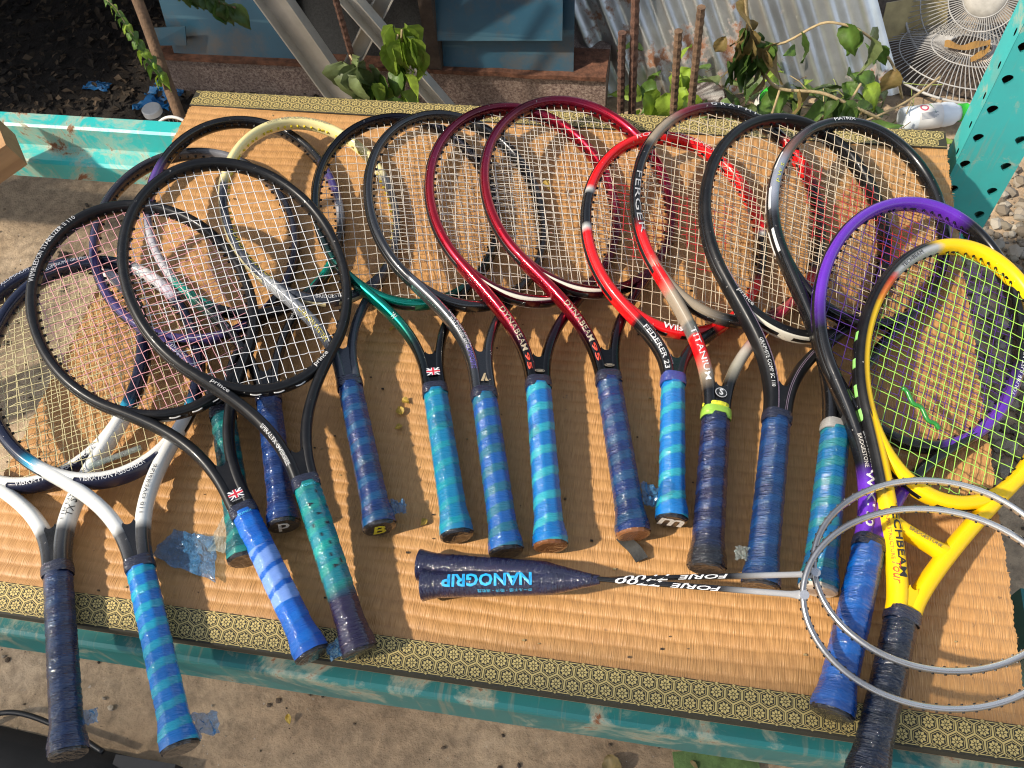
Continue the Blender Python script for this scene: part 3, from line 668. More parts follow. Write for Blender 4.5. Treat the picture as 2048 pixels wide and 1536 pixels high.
r.on_hoop('ALUMINUM / GRAPHITE', -16, 12, 0.005, (.42, .44, .5)); r.on_shaft('R', '110 OVERSIZE', 0.125, 0.062, 0.0042, (.06, .06, .06)); r.on_hoop('VIBRATION ABSORBER', -162, -194, 0.0052, (.6, .6, .6), off=-0.0045, lift=0.0034)
for k in ('A', 'B'):                 # dark strip on the bridge and a clear damper
    r = RK[k]; th = [math.radians(180+x) for x in np.linspace(-21, 21, 24)]
    pt = [tuple(np.array(r.hp(t))+np.array(r.hn(t))*0.0045) for t in th]
    vs, fs, cs = sweep(pt, [r.hn(t) for t in th], [0.0045]*24, [0.0124]*24, False, lambda i, c: (0.012, 0.014, 0.035)); mk('absorber_strip', vs, fs, 'frame_satin', r.o, cs, True)
r = RK['B']; B().tube([(-0.03+0.06*i/9, r.vc-r.b+0.024+0.004*(i/9), 0.001) for i in range(10)], 0.0035, 8).build('damper', 'pale_film', r.o, True)
r = R_('E1', 'tennis_racket', 'unstrung grey and purple racket lying under the two black ones, dark teal grip', 'frame_gloss', [(-180, PURP), (-95, PURP), (-70, (.02, .02, .03)), (10, (.03, .03, .032)), (25, (.16, .16, .17)), (40, (.02, .02, .022)), (120, (.015, .013, .03)), (150, PURP), (180, PURP)], [(0, PURP), (.5, PURP), (.7, BLK), (1, BLK)], one(BLK), BLK)
r.on_shaft('L', 'prince', 0.075, 0.105, 0.006, (.4, .4, .4))
r = R_('E2', 'tennis_racket', 'unstrung black, purple and green racket with a letter p on its butt cap', 'frame_gloss',
  [(-180, BLK), (-158, BLK), (-150, GRN), (-132, GRN), (-126, GREYW), (-100, GREYW), (-88, PURP), (-64, (.10, .05, .24)), (-55, BLK), (62, BLK), (70, PURP), (86, PURP), (94, GREYW), (106, BLK), (120, BLK), (126, GRN), (144, GRN), (152, BLK), (180, BLK)],
  [(0, GRN), (.15, (.01, .04, .03)), (.35, BLK), (1, BLK)], one(BLK), BLK)
r.on_shaft('L', 'prince', 0.066, 0.090, 0.006, (.5, .5, .5)); r.on_shaft('R', 'prince', 0.088, 0.066, 0.006, (.5, .5, .5))
r = R_('C', 'tennis_racket', 'black racket with pink strings, flag sticker on the throat and bright blue grip', 'frame_satin', hoop1(BLK), one(BLK), one(BLK), BLK, strings=PINK, hw=0.0062, hh=0.0105)
r.on_hoop('WIMBLEDON STABILIZER II 110', -60, -14, 0.0062, (.5, .5, .5)); r.flag(r.gt+0.021); r.yoke_text('WIMBLEDON', r.gt+0.0128, 0.014, (.5, .5, .5))
r = R_('F', 'tennis_racket', 'unstrung racket with a cream hoop top and slate throat, navy grip', 'frame_gloss', [(-180, SLATE), (-76, SLATE), (-70, CREAM), (68, CREAM), (76, (.12, .12, .12)), (84, (.03, .03, .035)), (180, SLATE)], [(0, SLATE), (.12, (.35, .36, .36)), (.4, (.16, .17, .19)), (.7, SLATE), (1, SLATE)], one(SLATE), SLATE, grommet=(.55, .42, .02), bumper=(.40, .35, .2), hh=0.0105)
r.on_hoop('HIGH REPULSION SYSTEM', -20, 25, 0.0045, (.22, .2, .16)); r.on_hoop('POWER CONTROL', -106, -143, 0.0055, (.55, .46, .03), off=0.0025); r.on_shaft('L', 'CARBON SYSTEM', 0.078, 0.140, 0.0045, (.5, .42, .03), off=-0.004)
r.on_hoop('BRIDGESTONE', -170, -192, 0.0062, (.55, .55, .55))
r = R_('G', 'tennis_racket', 'dark green and black racket with flag sticker on the throat and turquoise grip', 'frame_metallic', [(-180, GRN), (-140, GRN), (-115, (.012, .03, .03)), (-60, (.006, .007, .009)), (0, (.007, .006, .013)), (110, (.006, .006, .008)), (150, (.008, .03, .025)), (170, GRN), (180, GRN)], [(0, GRN), (.45, GRN), (.65, (.012, .02, .02)), (1, BLK)], one(BLK), BLK, strings=OFFW)
r.flag(r.gt+0.023); r.on_shaft('L', 'W', 0.08, 0.088, 0.006, (.6, .6, .6), off=-0.003)
CH = (.045, .046, .048)
r = R_('H', 'tennis_racket', 'charcoal racket with a sail shaped logo on its throat and blue grip', 'frame_metallic', hoop1(CH), [(0, (.16, .16, .165)), (.4, (.13, .13, .13)), (1, CH)], one(CH), CH, strings=OFFW)
r.on_shaft('L', 'WIDE BODY DESIGN', 0.070, 0.128, 0.0028, (.6, .6, .6), off=0.0012); r.on_shaft('L', 'FULL POWER SERIES', 0.080, 0.130, 0.0026, (.6, .6, .6), off=-0.0026)
r.on_shaft('L', 'COMPOSITE', 0.125, 0.160, 0.0055, (.14, .10, .42), off=-0.002, shear=0.3)
r.on_yoke('logo_decal', [([(-.005, -.005), (-.0012, -.005), (.0028, .006), (.0004, .006)], (.48, .36, .2)), ([(.0002, -.005), (.0052, -.005), (.0034, -.0022), (.0024, .003)], (.48, .36, .2)), ([(.006, -.0036), (.0072, -.0036), (.0072, -.0024), (.006, -.0024)], (.48, .36, .2))], r.gt+0.020)
mhoop = [(-180, MAR), (-160, MAR), (-140, CRIM), (-95, CRIM), (-70, (.20, .006, .045)), (-30, MAR), (10, (.20, .005, .03)), (35, CRIM), (62, CRIM), (85, (.25, .004, .04)), (110, (.08, .003, .02)), (180, MAR)]
mshL = [(0, CRIM), (.50, CRIM), (.66, (.06, .004, .02)), (.76, BLK), (1, BLK)]; mshR = [(0, MAR), (.5, (.03, .004, .015)), (.8, BLK), (1, BLK)]
r = R_('I', 'tennis_racket', 'crimson metallic racket between the charcoal one and its twin, banded blue grip', 'frame_metallic', mhoop, mshL, mshR, BLK, strings=OFFW, hw=0.0064, hh=0.0112)
r.on_shaft('L', 'DYNABEAM', 0.094, 0.162, 0.0062, (.33, .27, .18), off=-0.0024, fat=0.01); r.on_shaft('L', '95', 0.166, 0.190, 0.0050, (.55, .05, .02), off=-0.0026, fat=0.02)
r.on_yoke('logo_decal', [([(.0062*math.cos(t*.3927), .0020*math.sin(t*.3927)) for t in range(16)], (.35, .29, .2)), ([(.0056*math.cos(t*.3927), .0015*math.sin(t*.3927)) for t in range(16)], BLK), ([(-.0035, -.0004), (.0035, -.0004), (.0035, .0004), (-.0035, .0004)], (.35, .29, .2))], r.gt+0.0145)
r = R_('J', 'tennis_racket', 'crimson metallic racket beside the small red one, slate blue grip with loose film', 'frame_metallic', mhoop, mshL, mshR, BLK, strings=OFFW, hw=0.0064, hh=0.0112)
r.on_shaft('L', 'DYNABEAM', 0.092, 0.157, 0.0064, (.33, .27, .18), off=-0.0024, fat=0.01); r.on_shaft('L', '95', 0.160, 0.187, 0.0050, (.55, .05, .02), off=-0.0026, fat=0.02)
r.on_yoke('logo_decal', [([(.0062*math.cos(t*.3927), .0020*math.sin(t*.3927)) for t in range(16)], (.35, .29, .2)), ([(.0056*math.cos(t*.3927), .0015*math.sin(t*.3927)) for t in range(16)], BLK), ([(-.0035, -.0004), (.0035, -.0004), (.0035, .0004), (-.0035, .0004)], (.35, .29, .2))], r.gt+0.0145)
for k in ('I', 'J'):
    r = RK[k]; th = [math.radians(180+x) for x in np.linspace(-14, 30, 24)]
    pt = [tuple(np.array(r.hp(t))+np.array(r.hn(t))*0.0026) for t in th]
    vs, fs, cs = sweep(pt, [r.hn(t) for t in th], [0.0012+0.0018*math.sin(math.pi*i/23) for i in range(24)], [0.0108]*24, False, lambda i, c: (.60, .56, .46)); mk('bridge_stripe', vs, fs, 'frame_satin', r.o, cs, True)
r = R_('K', 'tennis_racket', 'short bright red junior racket with red stencil on its strings', 'frame_gloss', [(-180, RED), (-104, RED), (-102, WHT), (-100, BLK), (-80, BLK), (-78, WHT), (-76, RED), (82, RED), (84, WHT), (86, BLK), (112, BLK), (114, RED), (180, RED)], [(0, RED), (.40, RED), (.42, BLK), (1, BLK)], [(0, RED), (.34, RED), (.40, BLK), (1, BLK)], BLK, strings=CSTR, stencil=(.55, .02, .03), collar=(.03, .05, .22), hw=0.0068, hh=0.0112, mains=16, crosses=20)
r.on_hoop('ROGER FEDERER', -30, 27, 0.0068, (.75, .45, .45), shear=0.25); r.on_shaft('L', 'ROGER FEDERER JUNIOR', 0.074, 0.140, 0.0026, (.65, .65, .65), off=0.0042)
r.on_shaft('L', 'FEDERER 23', 0.080, 0.146, 0.0056, (.5, .5, .5), off=-0.003, fat=0.012); r.on_hoop('Wilson', -172, -190, 0.0085, (.75, .72, .70), fat=0.02)
Lhoop = [(-180, (.03, .03, .03)), (-168, TAUPE), (-150, TAUPE), (-136, TAUPE), (-131, RED), (-118, RED), (-112, BLK), (-68, BLK), (-66, TAUPE), (-50, TAUPE), (-38, (.16, .01, .02)), (-22, (.05, .005, .01)), (-14, BLK), (33, BLK), (38, RED), (58, RED), (66, BLK), (112, BLK), (122, RED), (140, (.3, .05, .05)), (158, BLK), (180, BLK)]
r = R_('L', 'tennis_racket', 'black, red and silver racket with yellow green band above its dark navy grip', 'frame_gloss', Lhoop, [(0, RED), (.12, RED), (.22, TAUPE), (.42, TAUPE), (.425, (.10, .10, .09)), (.495, (.10, .10, .09)), (.50, RED), (.62, RED), (.74, TAUPE), (.85, BLK), (1, BLK)], [(0, (.3, .05, .05)), (.15, (.36, .02, .05)), (.40, (.30, .02, .04)), (.55, (.42, .38, .32)), (.66, (.30, .28, .22)), (.78, BLK), (1, BLK)], BLK, strings=CSTR, collar=(.25, .45, .05), hw=0.0066, hh=0.0112)
r.on_hoop('G R A P H I T E', -18, 22, 0.0052, (.55, .55, .55)); r.on_hoop('FERGER', -86, -119, 0.0074, (.40, .40, .40), fat=0.0); r.on_shaft('L', 'TITANIUM', 0.100, 0.172, 0.0060, (.52, .52, .52), off=-0.003, fat=0.012)
r.on_yoke('logo_decal', [([(0.0072*math.cos(t*.4), .0062*math.sin(t*.4)) for t in range(16)], (.55, .55, .55)), ([(0.0064*math.cos(t*.4), .0054*math.sin(t*.4)) for t in range(16)], (.012, .012, .012))], r.gt+0.026); r.yoke_text('S', r.gt+0.0225, 0.005, (.6, .6, .6), fat=0.03)
lv, lf = lathe([(0.0168, r.gt+0.009), (0.0172, r.gt+0.011), (0.0168, r.gt+0.0135)], 16); mk('band', [(x, z, y*.85) for x, y, z in lv], [f[::-1] for f in lf], 'print', r.o, np.array((.62, .60, .03)))
SAT = (.005, .005, .0055)
r = R_('M', 'tennis_racket', 'plain satin black racket with thin pale pinstripes and deep blue grip', 'frame_satin', hoop1(SAT), one(SAT), one(SAT), SAT, strings=CSTR, hw=0.0068, hh=0.0115)
r.on_hoop('prince', -146, -157, 0.0075, (.48, .46, .43), fat=0.015); r.on_shaft('L', 'GRAPHITE COMP SC 110', 0.095, 0.160, 0.0040, (.6, .6, .58), off=-0.0028)
for sd in 'LR':
    pa = r.sh[sd]; q = np.linspace(0.02, pa.s[-1]-0.01, 40); pt, nn = pa.at(q)
    for of in (0.0028, 0.0044):
        t = of*(1 if sd == 'L' else -1); vs = []; [vs.extend([(p[0]+n_[0]*(t-.0002), p[1]+n_[1]*(t-.0002), surf(t, r.hw*1.1, r.hh)+.0003), (p[0]+n_[0]*(t+.0002), p[1]+n_[1]*(t+.0002), surf(t, r.hw*1.1, r.hh)+.0003)]) for p, n_ in zip(pt, nn)]
        mk('pinstripe', vs, [(2*i, 2*i+2, 2*i+3, 2*i+1) for i in range(39)], 'print', r.o, np.array((.35, .25, .33)))
th = [math.radians(180+x) for x in np.linspace(-30, 22, 24)]; pt = [tuple(np.array(r.hp(t))+np.array(r.hn(t))*0.0052) for t in th]
vs, fs, cs = sweep(pt, [r.hn(t) for t in th], [0.0016]*24, [0.0085]*24, False, lambda i, c: (.60, .56, .46)); mk('bridge_stripe', vs, fs, 'frame_satin', r.o, cs, True)
GB = (.20, .22, .27)
r = R_('N', 'tennis_racket', 'glossy black racket with grey shoulder patch, grey band and blue banded grip', 'frame_gloss', [(-180, BLK), (-108, BLK), (-96, GB), (-76, GB), (-68, (.16, .08, .06)), (-54, (.05, .03, .03)), (-45, BLK), (180, BLK)], one(BLK), one(BLK), BLK, strings=CSTR, stencil=(.50, .03, .04), collar=(.26, .25, .23), hw=0.0068, hh=0.0112)
r.on_hoop('MATRIX', -28, -13, 0.0048, (.7, .7, .7)); r.on_hoop('P W S', -90, -78, 0.0045, (.55, .55, .05), off=0.0); r.on_shaft('L', 'Wilson.', 0.122, 0.152, 0.0068, (.72, .72, .72), off=-0.0015, fat=0.02)
r.on_shaft('L', 'PERIMETER WEIGHTING SYSTEM', 0.155, 0.193, 0.0020, (.6, .6, .6), off=0.0026); r.on_shaft('L', 'GRAPHITE COMPOSITE FRAME', 0.156, 0.192, 0.0020, (.6, .6, .6), off=-0.0006)
th = np.linspace(math.radians(-150), math.radians(-70), 40)
for a0 in (0, 11, 22, 33):
    q = th[a0:a0+7]; pt = [tuple(np.array(r.hp(t))+np.array(r.hn(t))*0.0056) for t in q]
    vs, fs, cs = sweep(pt, [r.hn(t) for t in q], [0.0013]*len(q), [0.0075]*len(q), False, lambda i, c: (.62, .62, .6)); mk('edge_flash', vs, fs, 'frame_gloss', r.o, cs, True)
r = R_('O', 'tennis_racket', 'purple and black racket with violet strings under the yellow one, blue grip', 'frame_gloss', [(-180, BLK), (-118, BLK), (-100, OP), (6, OP), (16, BLK), (92, BLK), (104, (.06, .02, .2)), (120, OP), (150, OP), (158, BLK), (180, BLK)], [(0, BLK), (.55, BLK), (.66, OP), (1, OP)], [(0, BLK), (.5, BLK), (.7, OP), (1, OP)], OP, strings=(.085, .03, .22), hw=0.0070, hh=0.0118, mains=18, crosses=22)
r.on_shaft('L', 'GRAPHITE COMPOSITE', 0.078, 0.120, 0.0032, (.6, .6, .6), off=0.0022); r.on_shaft('L', 'BRIDGESTONE', 0.080, 0.120, 0.0036, (.5, .46, .4), off=-0.0036); r.on_shaft('L', 'WX110', 0.122, 0.188, 0.0080, (.55, .52, .5), off=-0.0016, fat=0.02)
r.on_hoop("YOU'RE JUST MY TYPE.", 110, 78, 0.0055, (.65, .65, .65))
YI = [(-180, YEL), (-82, YEL), (-78, (.75, .22, .02)), (-66, (.6, .04, .02)), (-62, (.35, .36, .36)), (-56, (.40, .41, .41)), (-33, (.40, .41, .41)), (-29, YEL), (120, YEL), (180, YEL)]
YO = [(-180, YEL), (-139, YEL), (-136, BLK), (-38, BLK), (-30, YEL), (50, YEL), (140, YEL), (180, YEL)]
r = R_('P', 'tennis_racket', 'bright yellow and black racket with lime green strings and near black grip', 'frame_satin', {'out': YO, 'in': YI}, {'out': [(0, BLK), (.40, BLK), (.47, YEL), (1, YEL)], 'in': one(YEL)}, one(YEL), YEL, strings=(.36, .68, .10), hw=0.0080, hh=0.0125, mains=17, crosses=20)
r.on_hoop('TECHBEAM', -59, -44, 0.0050, (.03, .03, .03), off=-0.002); r.on_shaft('L', 'TECHBEAM', 0.110, 0.188, 0.0085, (.02, .02, .02), off=0.0, fat=0.02); r.on_shaft('L', 'FRAME STRUCTURE', 0.115, 0.170, 0.0020, (.45, .10, .02), off=-0.0075)
r.on_shaft('L', 'Tour', 0.172, 0.196, 0.006, (.60, .06, .01), off=-0.0055, shear=0.4)
pl, _ = r.sh['L'].at(np.array([0.128+r.pre])); pr_, _ = r.sh['R'].at(np.array([0.134+r.pre])); qq = np.linspace(0, 1, 16)[:, None]; pc = pl+(pr_-pl)*qq; cp = Path(pc); pt, nn = cp.at(np.linspace(0, cp.s[-1], 16))
vs, fs, cs = sweep(pt, nn, [0.0068+0.004*abs(2*i/15-1)**3 for i in range(16)], [0.0112]*16, False, lambda i, c: YEL); mk('crossbar', vs, fs, 'frame_satin', r.o, cs, True)
T_ = cp.s[-1]; r.letters('BRIDGESTONE', cp, T_*0.24, T_*0.80, 0.0042, (.12, .11, .08), lift=-0.0008)
B().tube([(-0.058+0.052*i/14, r.vc-0.066+0.003*math.sin(i*1.1)-0.030*(i/14), 0.0022) for i in range(15)], 0.0026, 6, col=(.02, .20, .03)).build('damper', 'string', r.o, True)
for i, (u0, d0) in enumerate(((-150, 7), (-138, 9), (-124, 5), (-112, 4), (-100, 4))):
    th = np.linspace(math.radians(u0), math.radians(u0+d0), 8); pt = [tuple(np.array(r.hp(t))+np.array(r.hn(t))*0.0070) for t in th]
    vs, fs, cs = sweep(pt, [r.hn(t) for t in th], [0.0016]*8, [0.0036]*8, False, lambda i, c: (.22, .50, .12)); mk('edge_flash', vs, fs, 'frame_satin', r.o, cs, True)
r = R_('D', 'tennis_racket', 'black racket with white strings and spotted teal grip, topmost of the pile', 'frame_satin', hoop1(BLK), one(BLK), one(BLK), BLK, strings=WSTR, hw=0.0062, hh=0.0106)
r.on_shaft('L', 'prince', 0.028, 0.053, 0.0065, (.55, .53, .5), off=0.001, fat=0.012); r.on_hoop('prince', 157, 147, 0.0070, (.55, .53, .5), off=0.001, fat=0.012); r.on_shaft('L', 'SPIRALTX OVERSIZE', 0.108, 0.168, 0.0042, (.5, .5, .5), off=-0.004)
# film maker's name on the collars of the two black rackets
for k, t in (('D', 'YONEX'), ('C', 'YONEX')):
    r = RK[k]; gv, gf = glyphs(t, 0, 0.01); kx = 0.017/gv[:, 0].max(); rr_ = 0.0172
    mk('lettering', [(rr_*math.sin((x*kx-0.0085)/rr_), r.gt-0.008+y*kx*0.8, rr_*1.03*math.cos((x*kx-0.0085)/rr_)) for x, y, _ in gv], gf, 'print', r.o, np.array((.05, .40, .55)))
# white crescents of the string loops on the bridges of the black rackets
for k in ('C', 'D'):
    r = RK[k]
    for d in (-12, -1, 10):
        th = np.linspace(math.radians(180+d-2.6), math.radians(180+d+2.6), 9); pt = [tuple(np.array(r.hp(t))+np.array(r.hn(t))*(r.hw+0.001*math.sin(math.pi*i/8))) for i, t in enumerate(th)]
        b = B(); b.tube([(p[0], p[1], 0.0035) for p in pt], 0.0009, 5, col=(.6, .58, .55)); b.build('string_loop', 'string', r.o, True)

# ------------------------------------------------------------------ badminton rackets
def badminton(P, label):
    o = thing('badminton_racket', label, 'badminton racket', group='pair of silver badminton rackets'); mw = pose_matrix(P); o.location = mw.to_translation(); o.rotation_euler = mw.to_euler()
    a, b_, Ln = P[6:9]; vc = Ln-b_; n = 110; th = [-math.pi+2*math.pi*i/n for i in range(n)]
    hp = lambda t: (a*math.sin(t), vc+b_*math.cos(t))
    def hn(t): x, y = math.sin(t)/a, math.cos(t)/b_; d = math.hypot(x, y); return (x/d, y/d)
    SIL = (.30, .30, .305); WH = (.66, .65, .62)
    st_out = [(-180, SIL), (-110, SIL), (-80, (.4, .4, .4)), (-52, (.4, .4, .4)), (-50, BLK), (-5, BLK), (0, (.4, .4, .4)), (5, BLK), (50, BLK), (52, SIL), (180, SIL)]
    st_in = [(-180, SIL), (-130, SIL), (-100, WH), (100, WH), (130, SIL), (180, SIL)]
    vs, fs, cs = sweep([hp(t) for t in th], [hn(t) for t in th], [0.0033]*n, [0.0046]*n, True, lambda i, c: ramp(st_out if c > 0.2 else st_in, math.degrees(th[i])), 12, 2.2)
    mk('hoop', vs, fs, 'frame_metallic', o, cs, True)
    g = B()
    for i in range(66):
        t = -math.pi+2*math.pi*(i+.5)/66; p = np.array(hp(t)); nn = np.array(hn(t)); q0 = p+nn*0.0042; q1 = p-nn*0.0042; g.tube([(q0[0], q0[1], 0), (q1[0], q1[1], 0)], 0.0013, 5, BLK)
    stuff(g.build('grommets', 'frame_satin', o))
    gl = 0.200; tj = Ln-2*b_; q = np.linspace(gl, tj, 40); sc = [(0, BLK), (.62, BLK), (.78, SIL), (1, SIL)]
    vs, fs, cs = sweep([(0, v) for v in q], [(1, 0)]*40, [0.0031+0.0045*max(0, (i-36)/3)**2*.6 for i in range(40)], [0.0031]*40, False, lambda i, c: ramp(sc, i/39), 12, 2.0)
    mk('shaft', vs, fs, 'frame_gloss', o, cs, True)
    lv, lf = lathe([(0.0046, 0.0), (0.0046, 0.0025)], 14); mk('joint_badge', [(x, tj+0.001+y, 0.0052+z*.3) for x, y, z in lv], lf, 'frame_metallic', o, np.array((.55, .55, .55)), False)
    def shaft_text(t, v0, v1, size, c):
        gv, gf = glyphs(t, 0.25, 0.015); k = (v0-v1)/gv[:, 0].max(); ky = size/gv[:, 1].max()
        vs = [((y*ky-size/2), v0-x*k, 0.0035*math.sqrt(max(0, 1-((y*ky-size/2)/0.0037)**2))+.0002) for x, y, _ in gv]; mk('lettering', vs, gf, 'print', o, np.array(c))
    shaft_text('FORJE', gl+0.130, gl+0.080, 0.0056, (.72, .72, .72)); shaft_text('7700', gl+0.072, gl+0.024, 0.0062, (.72, .72, .72))
    vs = []; fs = []; cs = []; K = 24; nr = 90
    for i in range(nr+1):
        v = 0.010+(gl-0.010)*i/nr; rr = 0.0148+0.0034*max(0, 1-(v-0.010)/0.02)**1.5
        if v > 0.150: rr = 0.0148-(0.0148-0.0050)*((v-0.150)/(gl-0.150))**0.9
        for k in range(K):
            a_ = 2*math.pi*k/K; oc = math.cos(math.pi/8)/math.cos(((a_+math.pi/8) % (math.pi/4))-math.pi/8); r2 = rr*(0.6+0.4*oc)+0.0003*noise.noise((math.cos(a_)*8, v*250, math.sin(a_)*8))
            vs.append((r2*math.cos(a_), v, r2*math.sin(a_))); c = (0.008, 0.008, 0.036); kk = 0.8+0.5*noise.noise((math.cos(a_)*4, v*60, 3)); cs.append(tuple(max(0.002, x*kk) for x in c))
    for i in range(nr):
        for k in range(K): q2 = (k+1) % K; fs.append((i*K+k, (i+1)*K+k, (i+1)*K+q2, i*K+q2))
    fs += [tuple(range(K)), tuple(nr*K+k for k in range(K-1, -1, -1))]
    mk('grip', vs, fs, 'film_wrap', o, cs, True)
    return o
def grip_print(o, txt, v0, v1, size, t0, col, fat=0.0):
    gv, gf = glyphs(txt, 0.0, fat)
    if not len(gv): return
    k = (v0-v1)/gv[:, 0].max(); ky = size/gv[:, 1].max(); r = 0.0159; vs = []
    for x, y, _ in gv:
        a = (t0+y*ky)/r; vs.append((r*math.sin(a), v0-x*k, r*math.cos(a)))
    mk('lettering', vs, gf, 'print', o, np.array(col))
BPR = [0.541, 0.0863, 0.0235, -1.4434, 0.0929, 0.0474, 0.096, 0.1149, 0.6449]
BPQ = [0.5322, 0.1101, 0.0185, -1.565, 0.1256, 0.2566, 0.0923, 0.1171, 0.6431]
qo = badminton(BPR, 'silver badminton racket with large blue letters on its grip')
ro = badminton(BPQ, 'silver badminton racket with plain dark grip, its hoop nearest the front edge')
grip_print(qo, 'NANOGRIP', 0.130, 0.034, 0.0140, -0.006, (.01, .34, .72), 0.03)
grip_print(qo, 'ホールド感・吸汗・速乾性', 0.130, 0.072, 0.0040, 0.0112, (.03, .35, .55))

# ------------------------------------------------------------------ leaves (shared meshes)
def leaf_mesh(name, ln, wd, col, curl=0.25, fold=0.25, kind='oval', seed=0):
    rg = random.Random(seed); n = 12; vs = []; fs = []; cs = []; cols = (-1, -.66, -.33, 0, .33, .66, 1); p1, p2, p3 = rg.uniform(0, 6), rg.uniform(0, 6), rg.uniform(.6, 1.4)
    for i in range(n+1):
        t = i/n; w = wd*(math.sin(math.pi*min(1, t*0.98+0.02))**0.8*(1.15-0.55*t) if kind == 'oval' else (math.sin(math.pi*t**0.58)**0.85*(1.08-.35*t)+0.01)) * (1 if i not in (0, n) else 0.06)
        z = -curl*ln*t*t+0.03*ln*math.sin(t*7+p1); tw = .5*p3*math.sin(t*2.2+p2)
        for k, u in enumerate(cols):
            vein = .035*wd*math.cos(t*26-abs(u)*7); zz = fold*abs(u)*w+vein+.10*wd*math.sin(u*3+t*6+p1)
            vs.append((u*w*math.cos(tw*abs(u))*(1+.05*math.sin(t*31+k)), t*ln-.06*ln*abs(u), z+zz+tw*u*w))
            q = (1.35 if u == 0 else .86+.22*(math.cos(t*26-abs(u)*7) > .3))*(1-.25*max(0, math.sin(t*9+p2))*abs(u)); cs.append(tuple(min(1, c*q) for c in col))
    for i in range(n):
        for k in range(6): a = i*7+k; fs.append((a, a+1, a+8, a+7))
    me = bpy.data.meshes.new(name); me.from_pydata(vs, [], fs); me.materials.append(MATS['leaf'])
    ca = me.color_attributes.new('Col', 'FLOAT_COLOR', 'POINT'); ca.data.foreach_set('color', np.concatenate([np.array(cs), np.ones((len(cs), 1))], 1).astype(np.float32).ravel())
    me.polygons.foreach_set('use_smooth', np.ones(len(fs), dtype=bool)); me.update(); return me
LM = {'bright': [leaf_mesh('leaf', .055, .017, (.24, .36, .035), .5, .35, 'heart', i) for i in range(3)],
      'green': [leaf_mesh('leaf', .05, .019, (.075, .16, .025), .35, .35, 'heart', 5+i) for i in range(3)],
      'dark': [leaf_mesh('leaf', .05, .020, (.022, .065, .012), .25, .3, 'oval', 9+i) for i in range(3)],
      'dull': [leaf_mesh('leaf', .05, .024, (.13, .17, .07), .6, .5, 'heart', 14+i) for i in range(3)],
      'wilt': [leaf_mesh('leaf', .062, .013, (.22, .33, .035), .25, 1.1, 'heart', 40+i) for i in range(3)],
      'dry': [leaf_mesh('leaf', .05, .018, (.20, .13, .055), .8, .7, 'oval', 19+i) for i in range(3)],
      'yellow': [leaf_mesh('leaf', .05, .020, (.52, .34, .05), .3, .35, 'oval', 24+i) for i in range(2)]}
LR = random.Random(21)
def put_leaf(parent, kind, loc, direction, scale, roll=None):
    o = bpy.data.objects.new('leaf', LR.choice(LM[kind])); C.objects.link(o)
    if parent is not None: o.parent = parent
    d = Vector(direction).normalized(); q = d.to_track_quat('Y', 'Z'); o.rotation_mode = 'QUATERNION'
    from mathutils import Quaternion
    o.rotation_quaternion = q @ Quaternion((0, 1, 0), LR.uniform(-.9, .9) if roll is None else roll); o.location = loc; o.scale = (scale*LR.uniform(.85, 1.15), scale, scale); return o

# ------------------------------------------------------------------ behind the mat: ledge, boards, ladder
ld = thing('stone_ledge', 'low speckled stone ledge topped by a rusty plate behind the mat', 'ledge')
B().box((-0.42, 1.372, GZ), (0.63, 1.75, -0.345)).build('ledge_block', 'speckled_stone', ld)
rp = B(); n = 60
for i in range(n):
    x0 = -0.44+1.07*i/n; x1 = x0+1.07/n; d0 = .003*noise.noise((x0*14, 0, 1)); d1 = .003*noise.noise((x1*14, 0, 1))
    rp.add([(x0, 1.362+d0, -.344), (x1, 1.362+d1, -.344), (x1, 1.46, -.344), (x0, 1.46, -.344), (x0, 1.362+d0, -.334+d0), (x1, 1.362+d1, -.334+d1), (x1, 1.46, -.334), (x0, 1.46, -.334)], [(0, 1, 5, 4), (4, 5, 6, 7), (0, 3, 2, 1)])
rp.build('rusty_plate', 'rust_plate', ld)
def board(name, corners, th, mat, label, cat, group=None, nrm=(0, -1, .3)):
    n_ = Vector(nrm).normalized()*th; v = [Vector(c) for c in corners]; b = B(); b.add(v+[p-n_ for p in v], [(0, 1, 2, 3), (7, 6, 5, 4), (0, 4, 5, 1), (1, 5, 6, 2), (2, 6, 7, 3), (3, 7, 4, 0)])
    return tag(b.build(name, mat), label, cat, group)
board('blue_board', [(-.375, 1.376, -.334), (-.058, 1.376, -.334), (-.060, 1.56, .18), (-.40, 1.56, .18)], .006, 'blue_board', 'dirty blue board leaning behind the ladder, patched with sunlight', 'board', 'blue boards leaning at the back')
board('blue_board', [(-.412, 1.355, -.300), (-.325, 1.362, -.300), (-.315, 1.372, -.258), (-.392, 1.368, -.262)], .003, 'blue_board', 'small torn flap of blue board hanging at the left of the leaning one', 'board', 'blue boards leaning at the back')
board('blue_board', [(.268, 1.376, -.334), (.558, 1.378, -.334), (.548, 1.56, .18), (.262, 1.56, .18)], .006, 'blue_board', 'long blue board standing between dark timber and corrugated sheet', 'board', 'blue boards leaning at the back')
board('blue_board', [(.258, 1.366, -.262), (.536, 1.370, -.250), (.528, 1.53, .18), (.25, 1.53, .18)], .004, 'blue_board', 'greyer blue board lapping over the front of the long standing one', 'board', 'blue boards leaning at the back')
board('stone_slab', [(-.09, 1.40, -.334), (.235, 1.40, -.334), (.22, 1.56, .12), (-.06, 1.56, .12)], .02, 'black_stone', 'polished black stone slab leaning behind the aluminium ladder', 'slab')
tag(B().box((.238, 1.364, -.334), (.266, 1.40, .25)).build('timber_post', 'dark_timber'), 'dark upright timber between the black slab and blue boards', 'post')
la = thing('step_ladder', 'grey aluminium step ladder standing splayed behind the mat', 'ladder')
